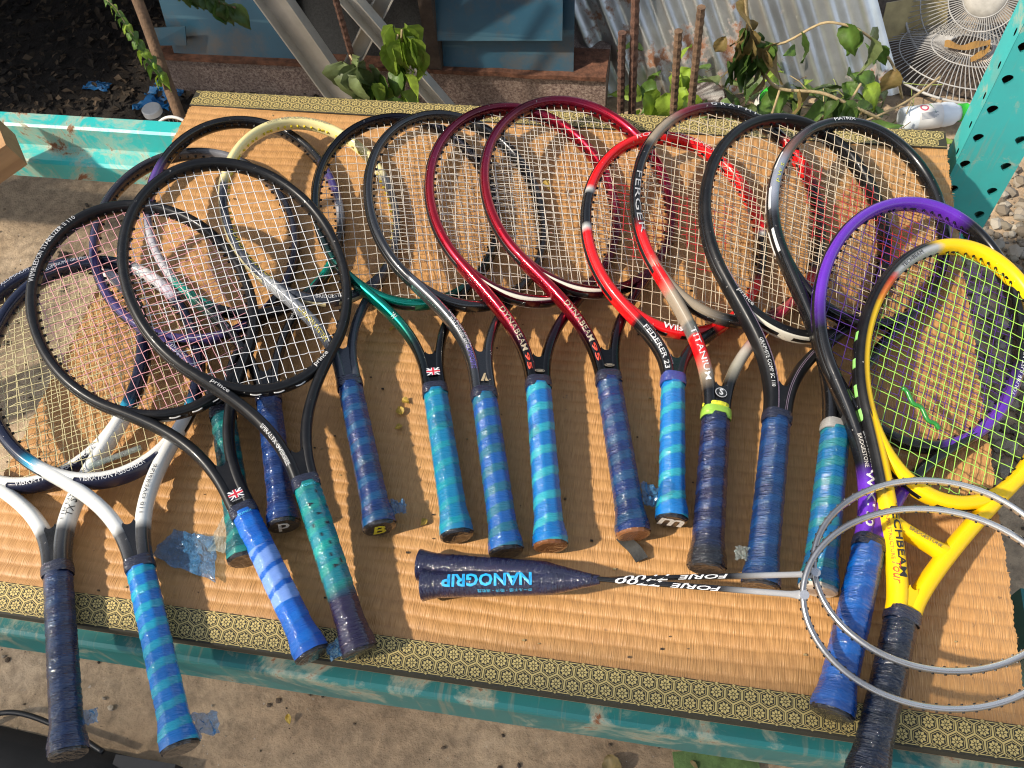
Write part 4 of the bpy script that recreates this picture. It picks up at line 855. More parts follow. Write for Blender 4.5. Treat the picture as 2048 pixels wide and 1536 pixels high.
def channel(p0, p1, w, d, side):
    a, b_ = Vector(p0), Vector(p1); t = (b_-a).normalized(); s_ = Vector(side); s_ = (s_-t*s_.dot(t)).normalized(); nn = t.cross(s_)
    prof = [(-w/2, d), (-w/2, 0), (w/2, 0), (w/2, d), (w/2-.003, d), (w/2-.003, .003), (-w/2+.003, .003), (-w/2+.003, d)]
    vs = [p+s_*x+nn*y for p in (a, b_) for x, y in prof]; n = len(prof)
    return vs, [(k, (k+1) % n, n+(k+1) % n, n+k) for k in range(n)]+[(0, 7, 6, 1), (1, 6, 5, 2), (2, 5, 4, 3), (8, 9, 14, 15), (9, 10, 13, 14), (10, 11, 12, 13)]
def ext(a, b, ta, tb): a, b = Vector(a), Vector(b); return a+(b-a)*ta, a+(b-a)*tb
for (a, b_, w, ta, tb) in (((-.022, 1.28, -.117), (.064, 1.28, -.347), .066, -1.6, 1.40), ((.176, 1.33, -.143), (.072, 1.33, -.306), .034, -1.0, 1.75), ((.152, 1.30, -.157), (.277, 1.30, -.363), .036, -.35, 1.38)):
    p, q = ext(a, b_, ta, tb); vs, fs = channel(p, q, w, .026, (1, 0, 0)); mk('rail', vs, fs, 'aluminium', la)
p, q = ext((-.022, 1.28, -.117), (.064, 1.28, -.347), -.9, 1); B().box((p.x, 1.285, p.z-.02), (p.x+.3, 1.33, p.z)).build('tread', 'aluminium', la)

# corrugated sheet: ridges run up to the left
O_ = Vector((.615, 1.437, -.445)); Xd = Vector((.615, .020, .030)).normalized(); Yd = Vector((-.105, .095, .19)).normalized(); Nn = Xd.cross(Yd).normalized(); Yd = Nn.cross(Xd)*.85+Yd*.15; Yd.normalize()
Yd = Vector((-.105, .095, .19)).normalized(); nu, nv = 130, 14; vs = []; fs = []
for j in range(nv+1):
    for i in range(nu+1):
        x = .66*i/nu; y = .75*j/nv; e = .004*noise.noise((x*6, y*6, 2)); vs.append(O_+Xd*x+Yd*y+Nn*(.0125*math.sin(2*math.pi*x/.068)+e-.01*(1-min(1, y/.1))*math.sin(x*9)))
for j in range(nv):
    for i in range(nu): a = j*(nu+1)+i; fs.append((a, a+1, a+nu+2, a+nu+1))
tag(mk('corrugated_sheet', vs, fs, 'galvanised', smooth=True), 'galvanised corrugated metal sheet with rust streaks propped at the back', 'metal sheet')

# reinforcing bars
for i, (a, b_, lab, rad) in enumerate((((.700, .93, GZ), (.686, .93, .098), 'shorter rusty ribbed bar of the close pair behind the mat', .0055), ((.718, .945, GZ), (.696, .93, .40), 'tall rusty ribbed bar rising out of the picture behind the mat', .0058),
        ((.790, .93, GZ), (.768, .93, .105), 'sawn off brown stick in front of the wilting leaves', .0055), ((.812, .94, GZ), (.796, .93, .145), 'leaning dark stick just right of the sawn off one', .0055), ((.142, 1.2, GZ), (.128, 1.2, .2), 'thin rusty rod crossing in front of the ladder', .006))):
    pts = [Vector(a)+(Vector(b_)-Vector(a))*t for t in np.linspace(0, 1, 90)]; bb = B(); bb.tube(pts, [rad*(1.0+(.16 if k % 2 else 0)) for k in range(90)], 8)
    tag(bb.build('iron_bar', 'bark' if 'stick' in lab else 'rust_iron'), lab, 'stick' if 'stick' in lab else 'iron bar', 'rods standing behind the mat')
    if 'stick' in lab: bb_ = C.objects[-1] if False else None
for o in list(C.objects):
    if o.name.startswith('iron_bar') and 'stick' in str(o.get('label', '')): o.name = 'wooden_stick'

# ------------------------------------------------------------------ plants
sp = thing('sapling', 'thin brown sapling stem with small green leaflets at the dark left back', 'sapling', (0, 0, 0))
tp_ = [Vector((.007, .753, -.45))+(Vector((-.205, 1.108, .13))-Vector((.007, .753, -.45)))*t+Vector((.006*math.sin(t*9), 0, 0)) for t in np.linspace(0, 1.4, 24)]
B().tube(tp_, list(np.linspace(.012, .0085, 24)), 9).build('trunk', 'bark', sp, True)
st = [Vector((-.128, .965, -.052)), Vector((-.145, .975, -.015)), Vector((-.160, .985, .025)), Vector((-.172, .995, .055)), Vector((-.190, 1.0, .078))]
B().tube(st, .0012, 5).build('twig', 'stem_tan', sp)
for i in range(11):
    t = i/10*3.6; k = int(t); p = st[k]+(st[k+1]-st[k])*(t-k)
    for sg in (-1, 1): put_leaf(sp, 'green' if i % 3 else 'bright', p, (sg*.8-.1, -.35, -.75), .58-.03*i)
for p in ((-.118, .955, -.045), (-.122, .955, -.02), (-.133, .96, -.062)): B().tube([Vector(p), Vector(p)+Vector((0, 0, -.004)), Vector(p)+Vector((0, 0, -.010)), Vector(p)+Vector((0, 0, -.014))], [.001, .0034, .0034, .001], 8, col=(.22, .38, .03)).build('fruit', 'leaf', sp, True)
hb = thing('leafy_branch', 'dark green leafy twig hanging over the blue board at the top', 'branch')
tw = [Vector((-.16, 1.13, .06)), Vector((-.12, 1.14, .0)), Vector((-.08, 1.15, -.03)), Vector((-.045, 1.15, -.045))]; B().tube(tw, .002, 5).build('twig', 'bark', hb)
for i in range(12):
    p = tw[min(2, i//4)]+(tw[min(2, i//4)+1]-tw[min(2, i//4)])*((i % 4)/4); put_leaf(hb, 'dark', p, (LR.uniform(-.5, .9), -.2, -1.0), LR.uniform(.8, 1.1))
wp = thing('wilted_plant', 'wilting pale green plant drooping over the back edge beside the ladder', 'plant', (0, 0, 0))
for (a, b_, c_) in (((.262, 1.07, GZ), (.27, 1.08, -.12), (.294, 1.08, -.025)), ((.25, 1.06, GZ), (.235, 1.07, -.16), (.285, 1.08, -.035)), ((.256, 1.065, GZ), (.24, 1.06, -.2), (.19, 1.07, -.075))):
    pts = [(Vector(a)*(1-t)**2+Vector(b_)*2*t*(1-t)+Vector(c_)*t*t) for t in np.linspace(0, 1, 14)]; B().tube(pts, list(np.linspace(.004, .002, 14)), 6).build('stem', 'stem_tan', wp, True)
for i in range(16): put_leaf(wp, 'wilt', (.292+LR.uniform(-.02, .03), 1.075+LR.uniform(-.02, .02), -.035+LR.uniform(-.02, .01)), (LR.uniform(-.25, .3), LR.uniform(-.3, .1), -1), LR.uniform(.9, 1.5))
for i in range(16): put_leaf(wp, LR.choice(['wilt', 'dull', 'green', 'wilt']), (LR.uniform(.20, .30), 1.05+LR.uniform(-.03, .03), LR.uniform(-.16, -.09)), (LR.uniform(-.6, .5), LR.uniform(-.6, .1), -.8), LR.uniform(.9, 1.5))
for i in range(7): put_leaf(wp, 'dull', (LR.uniform(.17, .215), 1.05+LR.uniform(-.03, .03), LR.uniform(-.10, -.07)), (LR.uniform(-.4, .2), -.3, -1), LR.uniform(1.2, 1.6))
vn = thing('creeper', 'tangled creeper with tan stems and green leaves before the corrugated sheet', 'creeper')
def curve(pts, n=30):
    P = [Vector(p) for p in pts]; P = [P[0]]+P+[P[-1]]; out = []
    for i in range(1, len(P)-2):
        for k in range(n//(len(P)-3)+1):
            t = k/(n//(len(P)-3)+1); p0, p1, p2, p3 = P[i-1:i+3]
            out.append(.5*((2*p1)+(p2-p0)*t+(2*p0-5*p1+4*p2-p3)*t*t+(3*p1-p0-3*p2+p3)*t**3))
    return out+[P[-1]]
VS = [[(.875, 1.25, .02), (.885, 1.25, -.06), (.904, 1.25, -.136), (.915, 1.25, -.17), (.946, 1.25, -.217), (.98, 1.25, -.248), (1.056, 1.25, -.252), (1.109, 1.25, -.273), (1.20, 1.27, -.33)],
      [(.904, 1.25, -.136), (.935, 1.25, -.146), (.969, 1.25, -.143), (1.023, 1.25, -.101), (1.06, 1.25, -.10), (1.095, 1.25, -.112), (1.14, 1.26, -.15), (1.179, 1.25, -.192), (1.22, 1.28, -.28)],
      [(.98, 1.25, -.248), (.97, 1.22, -.30), (.955, 1.2, -.38), (.94, 1.18, -.44)], [(1.05, 1.30, -.40), (1.15, 1.30, -.37), (1.25, 1.36, -.36), (1.33, 1.44, -.35)], [(.93, 1.24, -.43), (1.02, 1.25, -.38), (1.12, 1.32, -.36), (1.16, 1.38, -.33)]]
for q in VS: B().tube(curve(q), .0034 if q is VS[0] else .0026, 6).build('stem', 'stem_tan', vn, True)
for i in range(95):
    x = LR.uniform(.70, 1.22); y = 1.30+LR.uniform(-.14, .17); z = -.40+LR.uniform(-.03, .09)*(1.2 if x < 1.05 else .8)
    put_leaf(vn, LR.choice(['green', 'green', 'bright', 'dark', 'dull']), (x, y, z), (LR.uniform(-1, 1), LR.uniform(-1, .4), LR.uniform(-.5, .5)), LR.uniform(.6, 1.25))
for i in range(26):
    q = LR.choice(VS[:2]); c_ = curve(q); p = LR.choice(c_); put_leaf(vn, LR.choice(['green', 'dark', 'dry', 'dull']), p, (LR.uniform(-.7, .7), LR.uniform(-.6, .2), -1), LR.uniform(.8, 1.4))
for i in range(110): put_leaf(vn, LR.choice(['bright', 'green', 'bright', 'dull']), (LR.uniform(.86, 1.24), LR.uniform(1.02, 1.22), LR.uniform(-.42, -.30)), (LR.uniform(-1, 1), LR.uniform(-.8, .3), LR.uniform(-.3, .6)), LR.uniform(.45, .9))
for i in range(30): put_leaf(vn, 'bright', (LR.uniform(.71, .80), LR.uniform(1.05, 1.16), LR.uniform(-.30, -.12)), (LR.uniform(-.5, .5), -.3, -1), LR.uniform(1.0, 1.6))
for i in range(12): put_leaf(vn, LR.choice(['dry', 'dark']), (LR.uniform(.85, .96), 1.24, LR.uniform(-.19, -.11)), (LR.uniform(-.6, .6), -.3, -1), LR.uniform(.8, 1.4))
tl_ = B()
for i in range(260):
    x = LR.uniform(.80, 1.30); y = LR.uniform(1.12, 1.5); p = Vector((x, y, GZ+LR.uniform(.005, .06))); d = Vector((LR.uniform(-1, 1), LR.uniform(-1, 1), LR.uniform(-.3, .3))).normalized()*LR.uniform(.03, .09)
    tl_.tube([p, p+d*.5+Vector((0, 0, LR.uniform(-.01, .012))), p+d], .0010, 4, col=LR.choice([(.32, .24, .11), (.42, .34, .16), (.16, .11, .05), (.20, .24, .06)]))
tag(tl_.build('dry_twigs', 'litter'), 'dry straw and twigs heaped under the creeper', 'twigs', kind='stuff')

lp = B(); PR = random.Random(77)       # heap of cut leaves on the ground under the creeper
for i in range(330):
    me = PR.choice(LM[PR.choice(['green', 'bright', 'dark', 'dull', 'dry', 'green', 'wilt'])]); cc = np.zeros(len(me.vertices)*4, np.float32); me.color_attributes['Col'].data.foreach_get('color', cc); cc = cc.reshape(-1, 4)[:, :3]
    x = PR.uniform(.84, 1.36); y = PR.uniform(1.03, 1.30+.16*PR.random()); 
    if x > 1.22 and y > 1.28: continue
    m4 = Matrix.Translation((x, y, GZ+PR.uniform(.01, .085))) @ Euler((PR.uniform(-.7, .7), PR.uniform(-.7, .7), PR.uniform(0, 6.28))).to_matrix().to_4x4() @ Matrix.Scale(PR.uniform(.4, 1.0), 4)
    lp.add([m4 @ v.co for v in me.vertices], [tuple(p.vertices) for p in me.polygons], cc*PR.uniform(.7, 1.2))
tag(lp.build('leaf_heap', 'leaf', None, True), 'low heap of cut green and withered leaves under the creeper stems', 'leaves', kind='stuff')

# ------------------------------------------------------------------ fan guards, bottles, jar, scraps
def guard(label, loc, axis, R, hub, n=84, inner=.045, dome=.035, spiral=.0):
    o = thing('fan_guard', label, 'fan guard', loc, group='old wire fan guards'); o.rotation_euler = Vector(axis).to_track_quat('Z', 'Y').to_euler()
    b = B(); zf = lambda r: dome*(1-(r/R)**2.2)
    for k in range(n):
        a = 2*math.pi*k/n; b.tube([(r*math.cos(a+spiral*(r/R)), r*math.sin(a+spiral*(r/R)), zf(r)) for r in np.linspace(inner, R, 7)], .0011, 4, cap=False)
    b.build('spokes', 'guard_wire', o); stuff(o.children[0])
    for rr_, w in ((R, .0032), (R*.80, .0016), (R*.45, .0016), (inner, .002)):
        B().tube([(rr_*math.cos(2*math.pi*k/64), rr_*math.sin(2*math.pi*k/64), zf(rr_)) for k in range(65)], w, 6, cap=False).build('ring', 'guard_wire', o, True)
    if hub:
        lv, lf = lathe([(.004, dome+.006), (.03, dome+.005), (.043, dome+.001), (.046, dome-.006)][::-1], 32); mk('hub_disc', lv, lf, plain('hub_plastic', (.34, .32, .28), .5, 0, .2, 60), o, None, True)
    return o
guard('fan guard with pale hub disc leaning upright at the top right', (1.445, 1.70, -.335), (-.30, -.80, .62), .165, True, spiral=.0)
guard('fan guard lying flat on the ground, open ring in its middle', (1.425, 1.60, -.425), (.0, .14, .99), .185, False, spiral=.22)
board('scrap_card', [(1.24, 1.66, -.44), (1.40, 1.72, -.44), (1.38, 1.75, -.36), (1.24, 1.70, -.36)], .004, 'gold_card', 'strip of ribbed gold card behind the fan guards', 'card')
rs = B(); pts_ = curve([(1.36, 1.59, -.38), (1.40, 1.57, -.372), (1.45, 1.59, -.372), (1.44, 1.56, -.375), (1.41, 1.54, -.38)], 20)
vs = []; fs = []
for i, p in enumerate(pts_): vs += [p+Vector((0, -.012, .002)), p+Vector((.004, .012, .004*math.sin(i)))]
fs = [(2*i, 2*i+2, 2*i+3, 2*i+1) for i in range(len(pts_)-1)]
tag(mk('dead_leaf', vs, fs, 'leaf', col=np.array((.40, .20, .06))), 'curled orange brown dead leaf resting on the flat fan guard', 'leaf')
bo = thing('plastic_bottle', 'white plastic bottle with green cap lying behind the mat corner', 'bottle', (1.262, 1.372, -.412)); bo.rotation_euler = Vector((.15, .040, .0)).to_track_quat('Z', 'Y').to_euler()
lv, lf = lathe([(.016, 0), (.024, .003), (.026, .012), (.026, .045), (.0245, .060), (.0245, .085), (.026, .095), (.024, .112), (.017, .122), (.017, .127)], 28); mk('bottle_body', lv, lf, 'bottle_plastic', bo, None, True)
lv, lf = lathe([(.0185, .126), (.0185, .143), (.0165, .146)], 24); mk('cap', lv, lf, 'cap_green', bo, None, False)
lv, lf = lathe([(.0265, .030), (.0265, .082)], 28); mk('label_sleeve', lv, lf[:-2], 'white_plastic', bo, None, True)
pb = B(); cyl = lambda a, z: (.0268*math.cos(a), .0268*math.sin(a), z)          # printed sleeve: red ring, green swoosh, rows of small print
for k in range(16):
    a, b_ = 2*math.pi*k/16, 2*math.pi*(k+1)/16; pb.add([cyl(1.55+.34*math.cos(a), .044+.009*math.sin(a)), cyl(1.55+.34*math.cos(b_), .044+.009*math.sin(b_)), cyl(1.55+.22*math.cos(b_), .044+.006*math.sin(b_)), cyl(1.55+.22*math.cos(a), .044+.006*math.sin(a))], [(0, 1, 2, 3)], (.50, .05, .10))
for k in range(8): pb.add([cyl(1.05+.14*k, .056+.0012*k), cyl(1.19+.14*k, .0572+.0012*k), cyl(1.19+.14*k, .0602+.0006*k), cyl(1.05+.14*k, .059+.0006*k)], [(0, 1, 2, 3)], (.05, .32, .05))
for q in range(6): pb.add([cyl(2.05+.09*q, .034), cyl(2.09+.09*q, .034), cyl(2.09+.09*q, .070-.004*(q % 3)), cyl(2.05+.09*q, .070-.004*(q % 3))], [(0, 1, 2, 3)], (.22, .24, .28))
pb.build('sleeve_print', 'print', bo)
gb = thing('plastic_bottle', 'small bright green bottle half buried in the creeper leaves', 'bottle', (.975, 1.375, -.41), (.3, .2, .4)); lv, lf = lathe([(.012, 0), (.026, .003), (.028, .02), (.026, .05), (.014, .06), (.012, .066)], 20); mk('bottle_body', lv, lf, 'cap_green', gb, None, True)
lv, lf = lathe([(.0285, .012), (.0285, .04)], 20); mk('label_sleeve', lv, lf[:-2], 'white_plastic', gb, None, True)
jr = thing('glass_jar', 'glass jar with white screw lid standing in the dark behind the beam', 'jar', (-.372, 1.205, GZ)); lv, lf = lathe([(.022, 0), (.026, .004), (.026, .07), (.019, .082), (.018, .088)], 24); mk('jar_body', lv, lf, 'glass_jar', jr, None, True)
lv, lf = lathe([(.0215, .088), (.0215, .1), (.0195, .102)], 24); mk('lid', lv, lf, 'white_plastic', jr, None, False)
pot = thing('dark_pot', 'shiny dark brown pot behind the sticks among the leaves', 'pot', (.835, 1.36, GZ)); lv, lf = lathe([(.03, 0), (.06, .03), (.065, .06), (.055, .085), (.05, .087)], 24); mk('pot_body', lv, lf, plain('brown_glaze', (.035, .015, .01), .15, 0, .3, 20), pot, None, True)
# half hidden hoop of an old badminton racket under the back corner
oh = thing('badminton_hoop', 'white rimmed old racket hoop poking out under the mat corner', 'racket', (-.118, .905, -.19), (1.24, 0, 0)); B().tube([(.055*math.cos(a), .077*math.sin(a), 0) for a in np.linspace(0, 2*math.pi, 49)], .003, 6, cap=False).build('hoop', 'white_plastic', oh, True)
sb = B()
for i in range(13):
    x = -.05+.10*i/12; h_ = .077*math.sqrt(max(0, 1-(x/.055)**2)); sb.tube([(x, -h_, 0), (x, h_, 0)], .0006, 4)
stuff(sb.build('strings', 'guard_wire', oh))

def crumple(name, pts, n, mat, parent, amp, seed, lift=.006):      # crumpled film between four corner points
    a, b_, c_, d = [Vector(p) for p in pts]; vs = []; fs = []
    for j in range(n+1):
        for i in range(n+1):
            u, v = i/n, j/n; p = a*(1-u)*(1-v)+b_*u*(1-v)+c_*u*v+d*(1-u)*v
            k = noise.noise((u*5+seed, v*5, seed)); k2 = noise.noise((u*14+seed, v*14, seed)); rr_ = Vector((noise.noise((u*4, v*4, seed+3)), noise.noise((u*4, v*4, seed+6)), 0))*amp*.9
            vs.append(p+rr_+Vector((0, 0, lift+amp*abs(k)+amp*.5*abs(k2))))
    for j in range(n):
        for i in range(n): q = j*(n+1)+i; fs.append((q, q+1, q+n+2, q+n+1))
    return mk(name, vs, fs, mat, parent)
fs_ = thing('film_scrap', 'crumpled blue plastic film trailing from the bright blue grip onto the mat', 'plastic film')
crumple('blue_film', [(.228, .085, 0), (.315, .064, 0), (.298, .115, 0), (.246, .120, 0)], 26, 'clear_film', fs_, .0055, 4.0)
crumple('pale_film_sheet', [(.293, .10, 0), (.325, .098, .004), (.325, .150, .012), (.306, .158, .012)], 16, 'pale_film', fs_, .006, 9.0)
def flap(key, v, ang, size, seed, mat='clear_film'):               # loose end of the wrapping film on a grip
    r = RK[key]; R0 = .0165; ux, uz = math.cos(ang), math.sin(ang); c0 = Vector((ux*R0, v, uz*R0))
    o = crumple('loose_film', [c0+Vector((0, -size*.5, 0)), c0+Vector((ux*size, -size*.7, uz*size*.5)), c0+Vector((ux*size*1.1, size*.3, uz*size*.4)), c0+Vector((0, size*.6, 0))], 12, mat, r.o, size*.3, seed, 0)
flap('F', .02, .1, .016, 1); flap('J', .045, .0, .024, 2); flap('B', .014, -.1, .022, 3); flap('A', .03, -.2, .014, 4); flap('M', .030, 3.3, .014, 5, 'pale_film'); flap('D', .012, 3.6, .016, 6); None
rb = B(); pr = curve([(.757, .178, .004), (.763, .170, .010), (.772, .162, .012), (.781, .153, .006)], 16); vs = []
for i, p in enumerate(pr): w = .0062; vs += [p+Vector((-w, -w*.55, 0)), p+Vector((w, w*.55, .001)), p+Vector((w, w*.55, -.0016)), p+Vector((-w, -w*.55, -.0026))]
fs = [(4*i+k, 4*i+(k+1) % 4, 4*i+4+(k+1) % 4, 4*i+4+k) for i in range(len(pr)-1) for k in range(4)]+[(3, 2, 1, 0), tuple(4*(len(pr)-1)+k for k in range(4))]
tag(mk('rubber_strip', vs, fs, 'rubber'), 'short curled dark rubber strip lying on the mat below the slate grip', 'rubber strip')
for i, (x, y, s_, lb) in enumerate(((.471, .325, .22, 'topmost of three tiny yellow leaves on the mat beside the turquoise grip'), (.474, .303, .30, 'largest of three tiny yellow leaves on the mat beside the turquoise grip'), (.479, .287, .20, 'lowest of three tiny yellow leaves on the mat beside the turquoise grip'), (.436, .432, .18, 'tiny yellow leaf on the mat inside the green throat'), (.60, .685, .30, 'pale leaf caught on the strings of the crimson racket'), (.535, .17, .2, 'tan leaf crumb beside the turquoise butt cap'))):
    o = put_leaf(None, 'yellow', (x, y, .004 if i != 4 else .03), (LR.uniform(-1, 1), LR.uniform(-1, 1), .05), s_, .1); o.name = 'fallen_leaf'; tag(o, lb, 'leaf', 'fallen leaves')
for i, (x, y, k, s_, lb) in enumerate(((.285, .009, 'yellow', .30, 'small yellow leaf on the bare ground in front of the beam'), (.77, .02, 'dry', .9, 'curled dry brown leaf on the ground below the front beam'), (.885, .030, 'dry', .5, 'broken tan leaf at the bottom edge right of the curled one'))):
    o = put_leaf(None, k, (x, y, GZ+.012), (.4, -1, .05), s_, .1); o.name = 'fallen_leaf'; tag(o, lb, 'leaf', 'fallen leaves')
# crumbs on the mat and grit on the ground
cr = B(); RG = random.Random(5)
for i in range(140):
    x, y = RG.uniform(.02, MW-.02), RG.uniform(.02, MD-.02); s_ = RG.uniform(.0006, .0017); cr.box((x-s_, y-s_*.6, 0), (x+s_, y+s_*.6, s_), None, RG.choice([(.03, .02, .012), (.10, .06, .03), (.30, .22, .10)]))
tag(cr.build('crumbs', 'litter'), 'tiny dark crumbs of dirt scattered on the rush mat', 'crumbs', kind='stuff')
def stones(name, n, box, smin, smax, cols, seed, lab, cat, z=GZ):
    rg = random.Random(seed); b = B(); ico = [(0, 0, 1), (.89, 0, .45), (.28, .85, .45), (-.72, .53, .45), (-.72, -.53, .45), (.28, -.85, .45), (.72, .53, -.45), (-.28, .85, -.45), (-.89, 0, -.45), (-.28, -.85, -.45), (.72, -.53, -.45), (0, 0, -1)]
    F = [(0, 1, 2), (0, 2, 3), (0, 3, 4), (0, 4, 5), (0, 5, 1), (1, 6, 2), (2, 7, 3), (3, 8, 4), (4, 9, 5), (5, 10, 1), (6, 7, 2), (7, 8, 3), (8, 9, 4), (9, 10, 5), (10, 6, 1), (11, 7, 6), (11, 8, 7), (11, 9, 8), (11, 10, 9), (11, 6, 10)]
    for i in range(n):
        x, y = rg.uniform(box[0], box[1]), rg.uniform(box[2], box[3]); s_ = smin+(smax-smin)*rg.random()**2.5; sc = [s_*rg.uniform(.7, 1.3) for _ in range(3)]; c = rg.choice(cols); k = rg.uniform(.7, 1.2); a = rg.uniform(0, 6.28)
        vv = []
        for p in ico: q = rg.uniform(.82, 1.15); u, v = p[0]*sc[0]*q, p[1]*sc[1]*q; vv.append((x+u*math.cos(a)-v*math.sin(a), y+u*math.sin(a)+v*math.cos(a), z+hgt(x, y)+sc[2]*.45+p[2]*sc[2]*.7*q))
        b.add(vv, F, tuple(min(1, t*k) for t in c))
    return tag(b.build(name, 'litter'), lab, cat, kind='stuff')
stones('gravel', 2600, (1.22, 1.75, .55, 1.28), .002, .016, [(.24, .20, .15), (.20, .17, .125), (.30, .265, .21), (.15, .12, .085)], 1, 'loose grey brown gravel on the ground right of the upright', 'gravel')
stones('pebbles', 150, (-.95, .05, .45, 1.15), .003, .011, [(.12, .085, .055), (.42, .34, .24), (.06, .045, .03), (.30, .22, .14)], 8, 'small dark pebbles and clods on the sunlit ground left of the mat', 'pebbles')
stones('grit', 900, (-.9, 1.4, -.25, .9), .0012, .005, [(.10, .07, .045), (.36, .3, .22), (.05, .035, .025)], 2, 'fine grit and dirt crumbs on the bare ground', 'grit')
DR = random.Random(12); vs = []; fs = []          # near-black sheet: the back corner's deep shade put into ground colour
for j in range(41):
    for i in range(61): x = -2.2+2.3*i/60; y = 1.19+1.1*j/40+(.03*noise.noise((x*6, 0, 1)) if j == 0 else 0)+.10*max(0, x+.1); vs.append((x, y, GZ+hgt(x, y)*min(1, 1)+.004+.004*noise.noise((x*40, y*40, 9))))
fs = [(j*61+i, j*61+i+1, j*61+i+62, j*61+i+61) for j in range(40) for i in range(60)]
structure(mk('soil_shade_sheet', vs, fs, plain('deep_shade_ground', (.022, .016, .011), .95, 0, .6, 50, .006), smooth=True))
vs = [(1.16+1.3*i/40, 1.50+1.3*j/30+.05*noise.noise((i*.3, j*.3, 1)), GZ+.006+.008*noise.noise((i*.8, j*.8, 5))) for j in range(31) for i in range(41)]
structure(mk('soil_shade_sheet', vs, [(j*41+i, j*41+i+1, j*41+i+42, j*41+i+41) for j in range(30) for i in range(40)], plain('brown_soil', (.075, .052, .034), .95, 0, .6, 50, .006), smooth=True))
dl = B()
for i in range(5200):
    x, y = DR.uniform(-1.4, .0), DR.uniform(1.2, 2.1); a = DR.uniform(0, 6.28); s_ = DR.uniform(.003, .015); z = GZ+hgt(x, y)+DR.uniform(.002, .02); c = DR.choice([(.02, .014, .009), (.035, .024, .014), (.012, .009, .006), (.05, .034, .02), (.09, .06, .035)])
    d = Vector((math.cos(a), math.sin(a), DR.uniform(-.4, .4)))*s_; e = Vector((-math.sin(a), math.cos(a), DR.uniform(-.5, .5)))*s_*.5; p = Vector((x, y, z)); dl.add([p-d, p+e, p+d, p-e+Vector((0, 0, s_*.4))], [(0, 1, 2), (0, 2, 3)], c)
tag(dl.build('leaf_litter', 'litter'), 'leaf litter coloured near black for the deep shade of the back corner', 'leaf litter', kind='stuff')  # real litter, its tone darkened to carry the corner's deep shade
tr_ = thing('plastic_rag', 'crumpled blue plastic rag on the dark ground behind the sapling', 'rag'); crumple('rag_sheet', [(-.50, 1.30, GZ), (-.40, 1.30, GZ), (-.38, 1.44, GZ), (-.47, 1.40, GZ)], 14, 'blue_bag', tr_, .03, 2.0)
tr_ = thing('plastic_rag', 'small blue plastic scrap lying alone in the dark litter', 'rag'); crumple('rag_sheet', [(-.66, 1.36, GZ), (-.59, 1.36, GZ), (-.59, 1.39, GZ), (-.65, 1.39, GZ)], 8, 'blue_bag', tr_, .012, 5.0)
# bag on the ground at the lower left
bag = thing('black_bag', 'black woven bag with strap lying on the ground at the bottom left', 'bag')
vs = []; fs = []; nu, nv = 40, 16
for j in range(nv+1):
    for i in range(nu+1):
        u, v = i/nu, j/nv; x = -.26+.36*u; y = -.38+.315*v-.02*u; e = min(1, 6*u, 6*(1-u))**.5*min(1, 5*v, 5*(1-v))**.5; vs.append((x, y, GZ+.006+.055*e+.006*noise.noise((u*7, v*5, 3))))
for j in range(nv):
    for i in range(nu): a = j*(nu+1)+i; fs.append((a, a+1, a+nu+2, a+nu+1))
mk('bag_body', vs, fs, 'black_cloth', bag, None, True)
B().tube(curve([(-.24, -.12, GZ+.02), (-.15, -.055, GZ+.03), (-.05, -.062, GZ+.022), (.03, -.085, GZ+.03)], 24), .0042, 8).build('strap', 'black_plastic', bag, True)
B().box((.05, -.13, GZ), (.145, -.085, GZ+.028)).build('buckle', 'black_plastic', bag)
tag(B().box((.0, 0, 0), (.12, .05, .004)).build('green_scrap', plain('moss_cloth', (.10, .17, .05), .9, 0, .4, 40, .003)), 'mossy green cloth scrap at the bottom edge under the beam', 'cloth')
gs = [o for o in C.objects if o.name == 'green_scrap'][0]; gs.location = (.87, -.01, GZ+.01); gs.rotation_euler = (0, 0, .2)

# ------------------------------------------------------------------ unseen things added to shade the scene (above and behind the view)
aw = thing('shade_slats', 'unseen wooden slats added to half shade the ground in front', 'shade caster')
sm = None
for i in range(26):                      # added slats with gaps: half shade on the ground in front
    if sm is None:
        o = B().box((-2.6, -.0125, 0), (2.6, .0125, .008)).build('slat', 'dark_timber', aw); sm = o.data
    else: o = bpy.data.objects.new('slat', sm); C.objects.link(o); o.parent = aw
    o.location = (-.6, -.60-.0125-.041*i, 1.25+.006*i); o.rotation_euler = (0, 0, .077)
tag(mk('sky_blocker_top', [(-4, 1.12, .50), (-.35, 1.20, .50), (.10, 1.28, .50), (.60, 1.36, .52), (.62, 3.2, .9), (-4, 3.2, .9)], [(0, 1, 2, 3, 4)], 'blocker_tin'), 'unseen tin sheet added overhead to keep sky light off the back corner', 'sky blocker')  # added out of view to darken the corner below
tag(mk('sky_blocker_panel', [(-4, 2.3, GZ), (.7, 2.3, GZ), (.7, 2.3, .69), (-4, 2.3, .69)], [(0, 1, 2, 3)], 'blocker_dark'), 'unseen dark panel added at the back to block sky light', 'wall')  # added screen, cuts sky light from behind
tag(mk('sky_blocker_panel', [(-1.5, .95, GZ), (-1.5, 2.3, GZ), (-1.5, 2.3, .68), (-1.5, .95, .48)], [(0, 1, 2, 3)], 'blocker_dark'), 'unseen dark panel added at far left to block sky light', 'wall')  # added screen, cuts sky light from the left
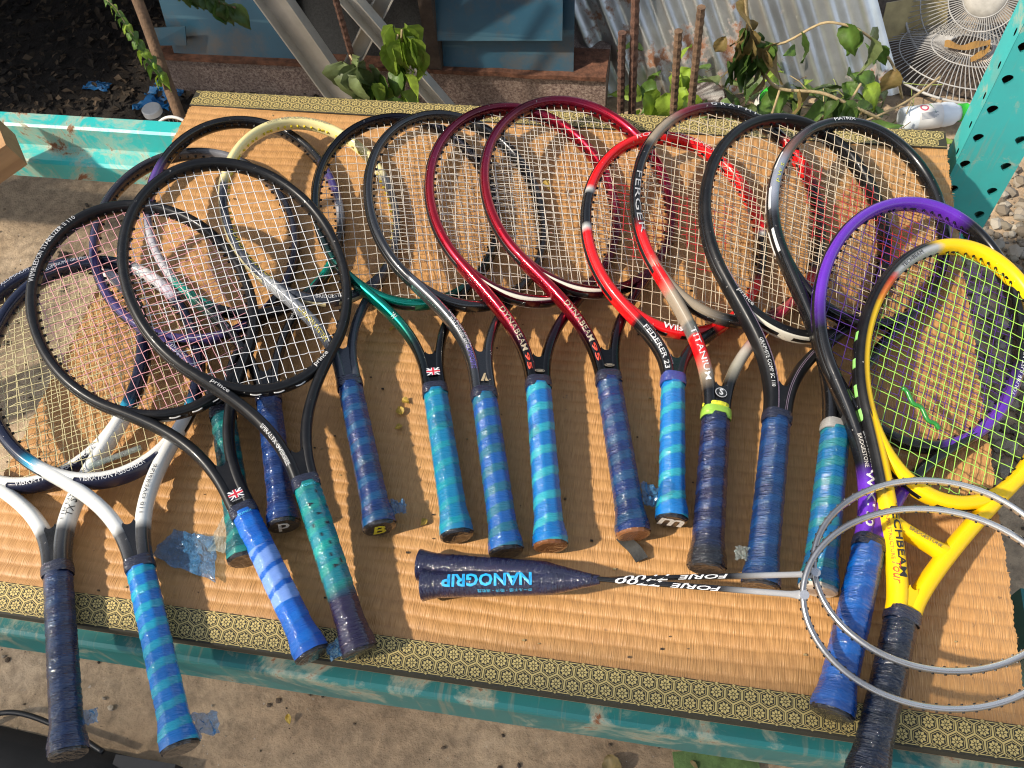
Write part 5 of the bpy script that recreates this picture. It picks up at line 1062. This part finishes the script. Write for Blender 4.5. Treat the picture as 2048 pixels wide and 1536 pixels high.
tree = thing('shade_tree', 'unseen leafy tree, crown shaped to throw dappled shade on the back', 'tree', (-2.3, .15, GZ))  # tree out of view, its crown cut and holed to place the dapples
B().tube([(0, 0, 0), (.03, .02, .9), (-.02, .05, 1.7), (.1, .1, 2.3)], [.08, .07, .06, .04], 10).build('trunk', 'bark', tree, True)
for (ex_, ey_, ez_) in ((.75, .25, 2.1), (.55, .6, 2.15), (1.0, .5, 2.2), (.2, .7, 2.2)): B().tube([(-.02, .05, 1.6), (ex_*.5, ey_*.5, 1.95), (ex_, ey_, ez_)], [.035, .025, .012], 7).build('limb', 'bark', tree, True)
TR = random.Random(31); cv_ = B()
def lit_hole(x, y): return noise.noise((x*6.0, y*6.0, 4.4)) > .13
for i in range(2600):
    x, y, z = TR.uniform(-.9, .95), TR.uniform(-.15, 1.3), TR.uniform(2.0, 2.35)
    sx, sy = x-2.3, y+.15        # plan position at about z = 1.7
    if sx > -1.12+.2*noise.noise((y*6, 0, 3)) or sy < (.15 if sx < -2.3 else .22)+.05*noise.noise((x*5, y*5, 8)) or lit_hole(x, y): continue
    a = TR.uniform(0, 6.28); s_ = TR.uniform(.03, .06); d = Vector((math.cos(a), math.sin(a), TR.uniform(-.5, .5)))*s_; e = Vector((-math.sin(a), math.cos(a), TR.uniform(-.5, .5)))*s_*.45; p = Vector((x, y, z-.0))
    cv_.add([p-d, p+e, p+d, p-e], [(0, 1, 2, 3)], TR.choice([(.04, .10, .02), (.06, .13, .03), (.03, .07, .015)]))
for i in range(420):                    # outlying sprays that dapple the bare ground at the left
    x, y, z = TR.uniform(-.95, -.10), TR.uniform(-.75, -.05), TR.uniform(2.0, 2.3)
    if noise.noise((x*5.5, y*5.5, 2.2)) < .02: continue
    a = TR.uniform(0, 6.28); s_ = TR.uniform(.03, .055); d = Vector((math.cos(a), math.sin(a), TR.uniform(-.4, .4)))*s_; e = Vector((-math.sin(a), math.cos(a), TR.uniform(-.4, .4)))*s_*.45; p = Vector((x, y, z))
    cv_.add([p-d, p+e, p+d, p-e], [(0, 1, 2, 3)], (.05, .11, .025))
cv_.build('crown', 'leaf', tree)
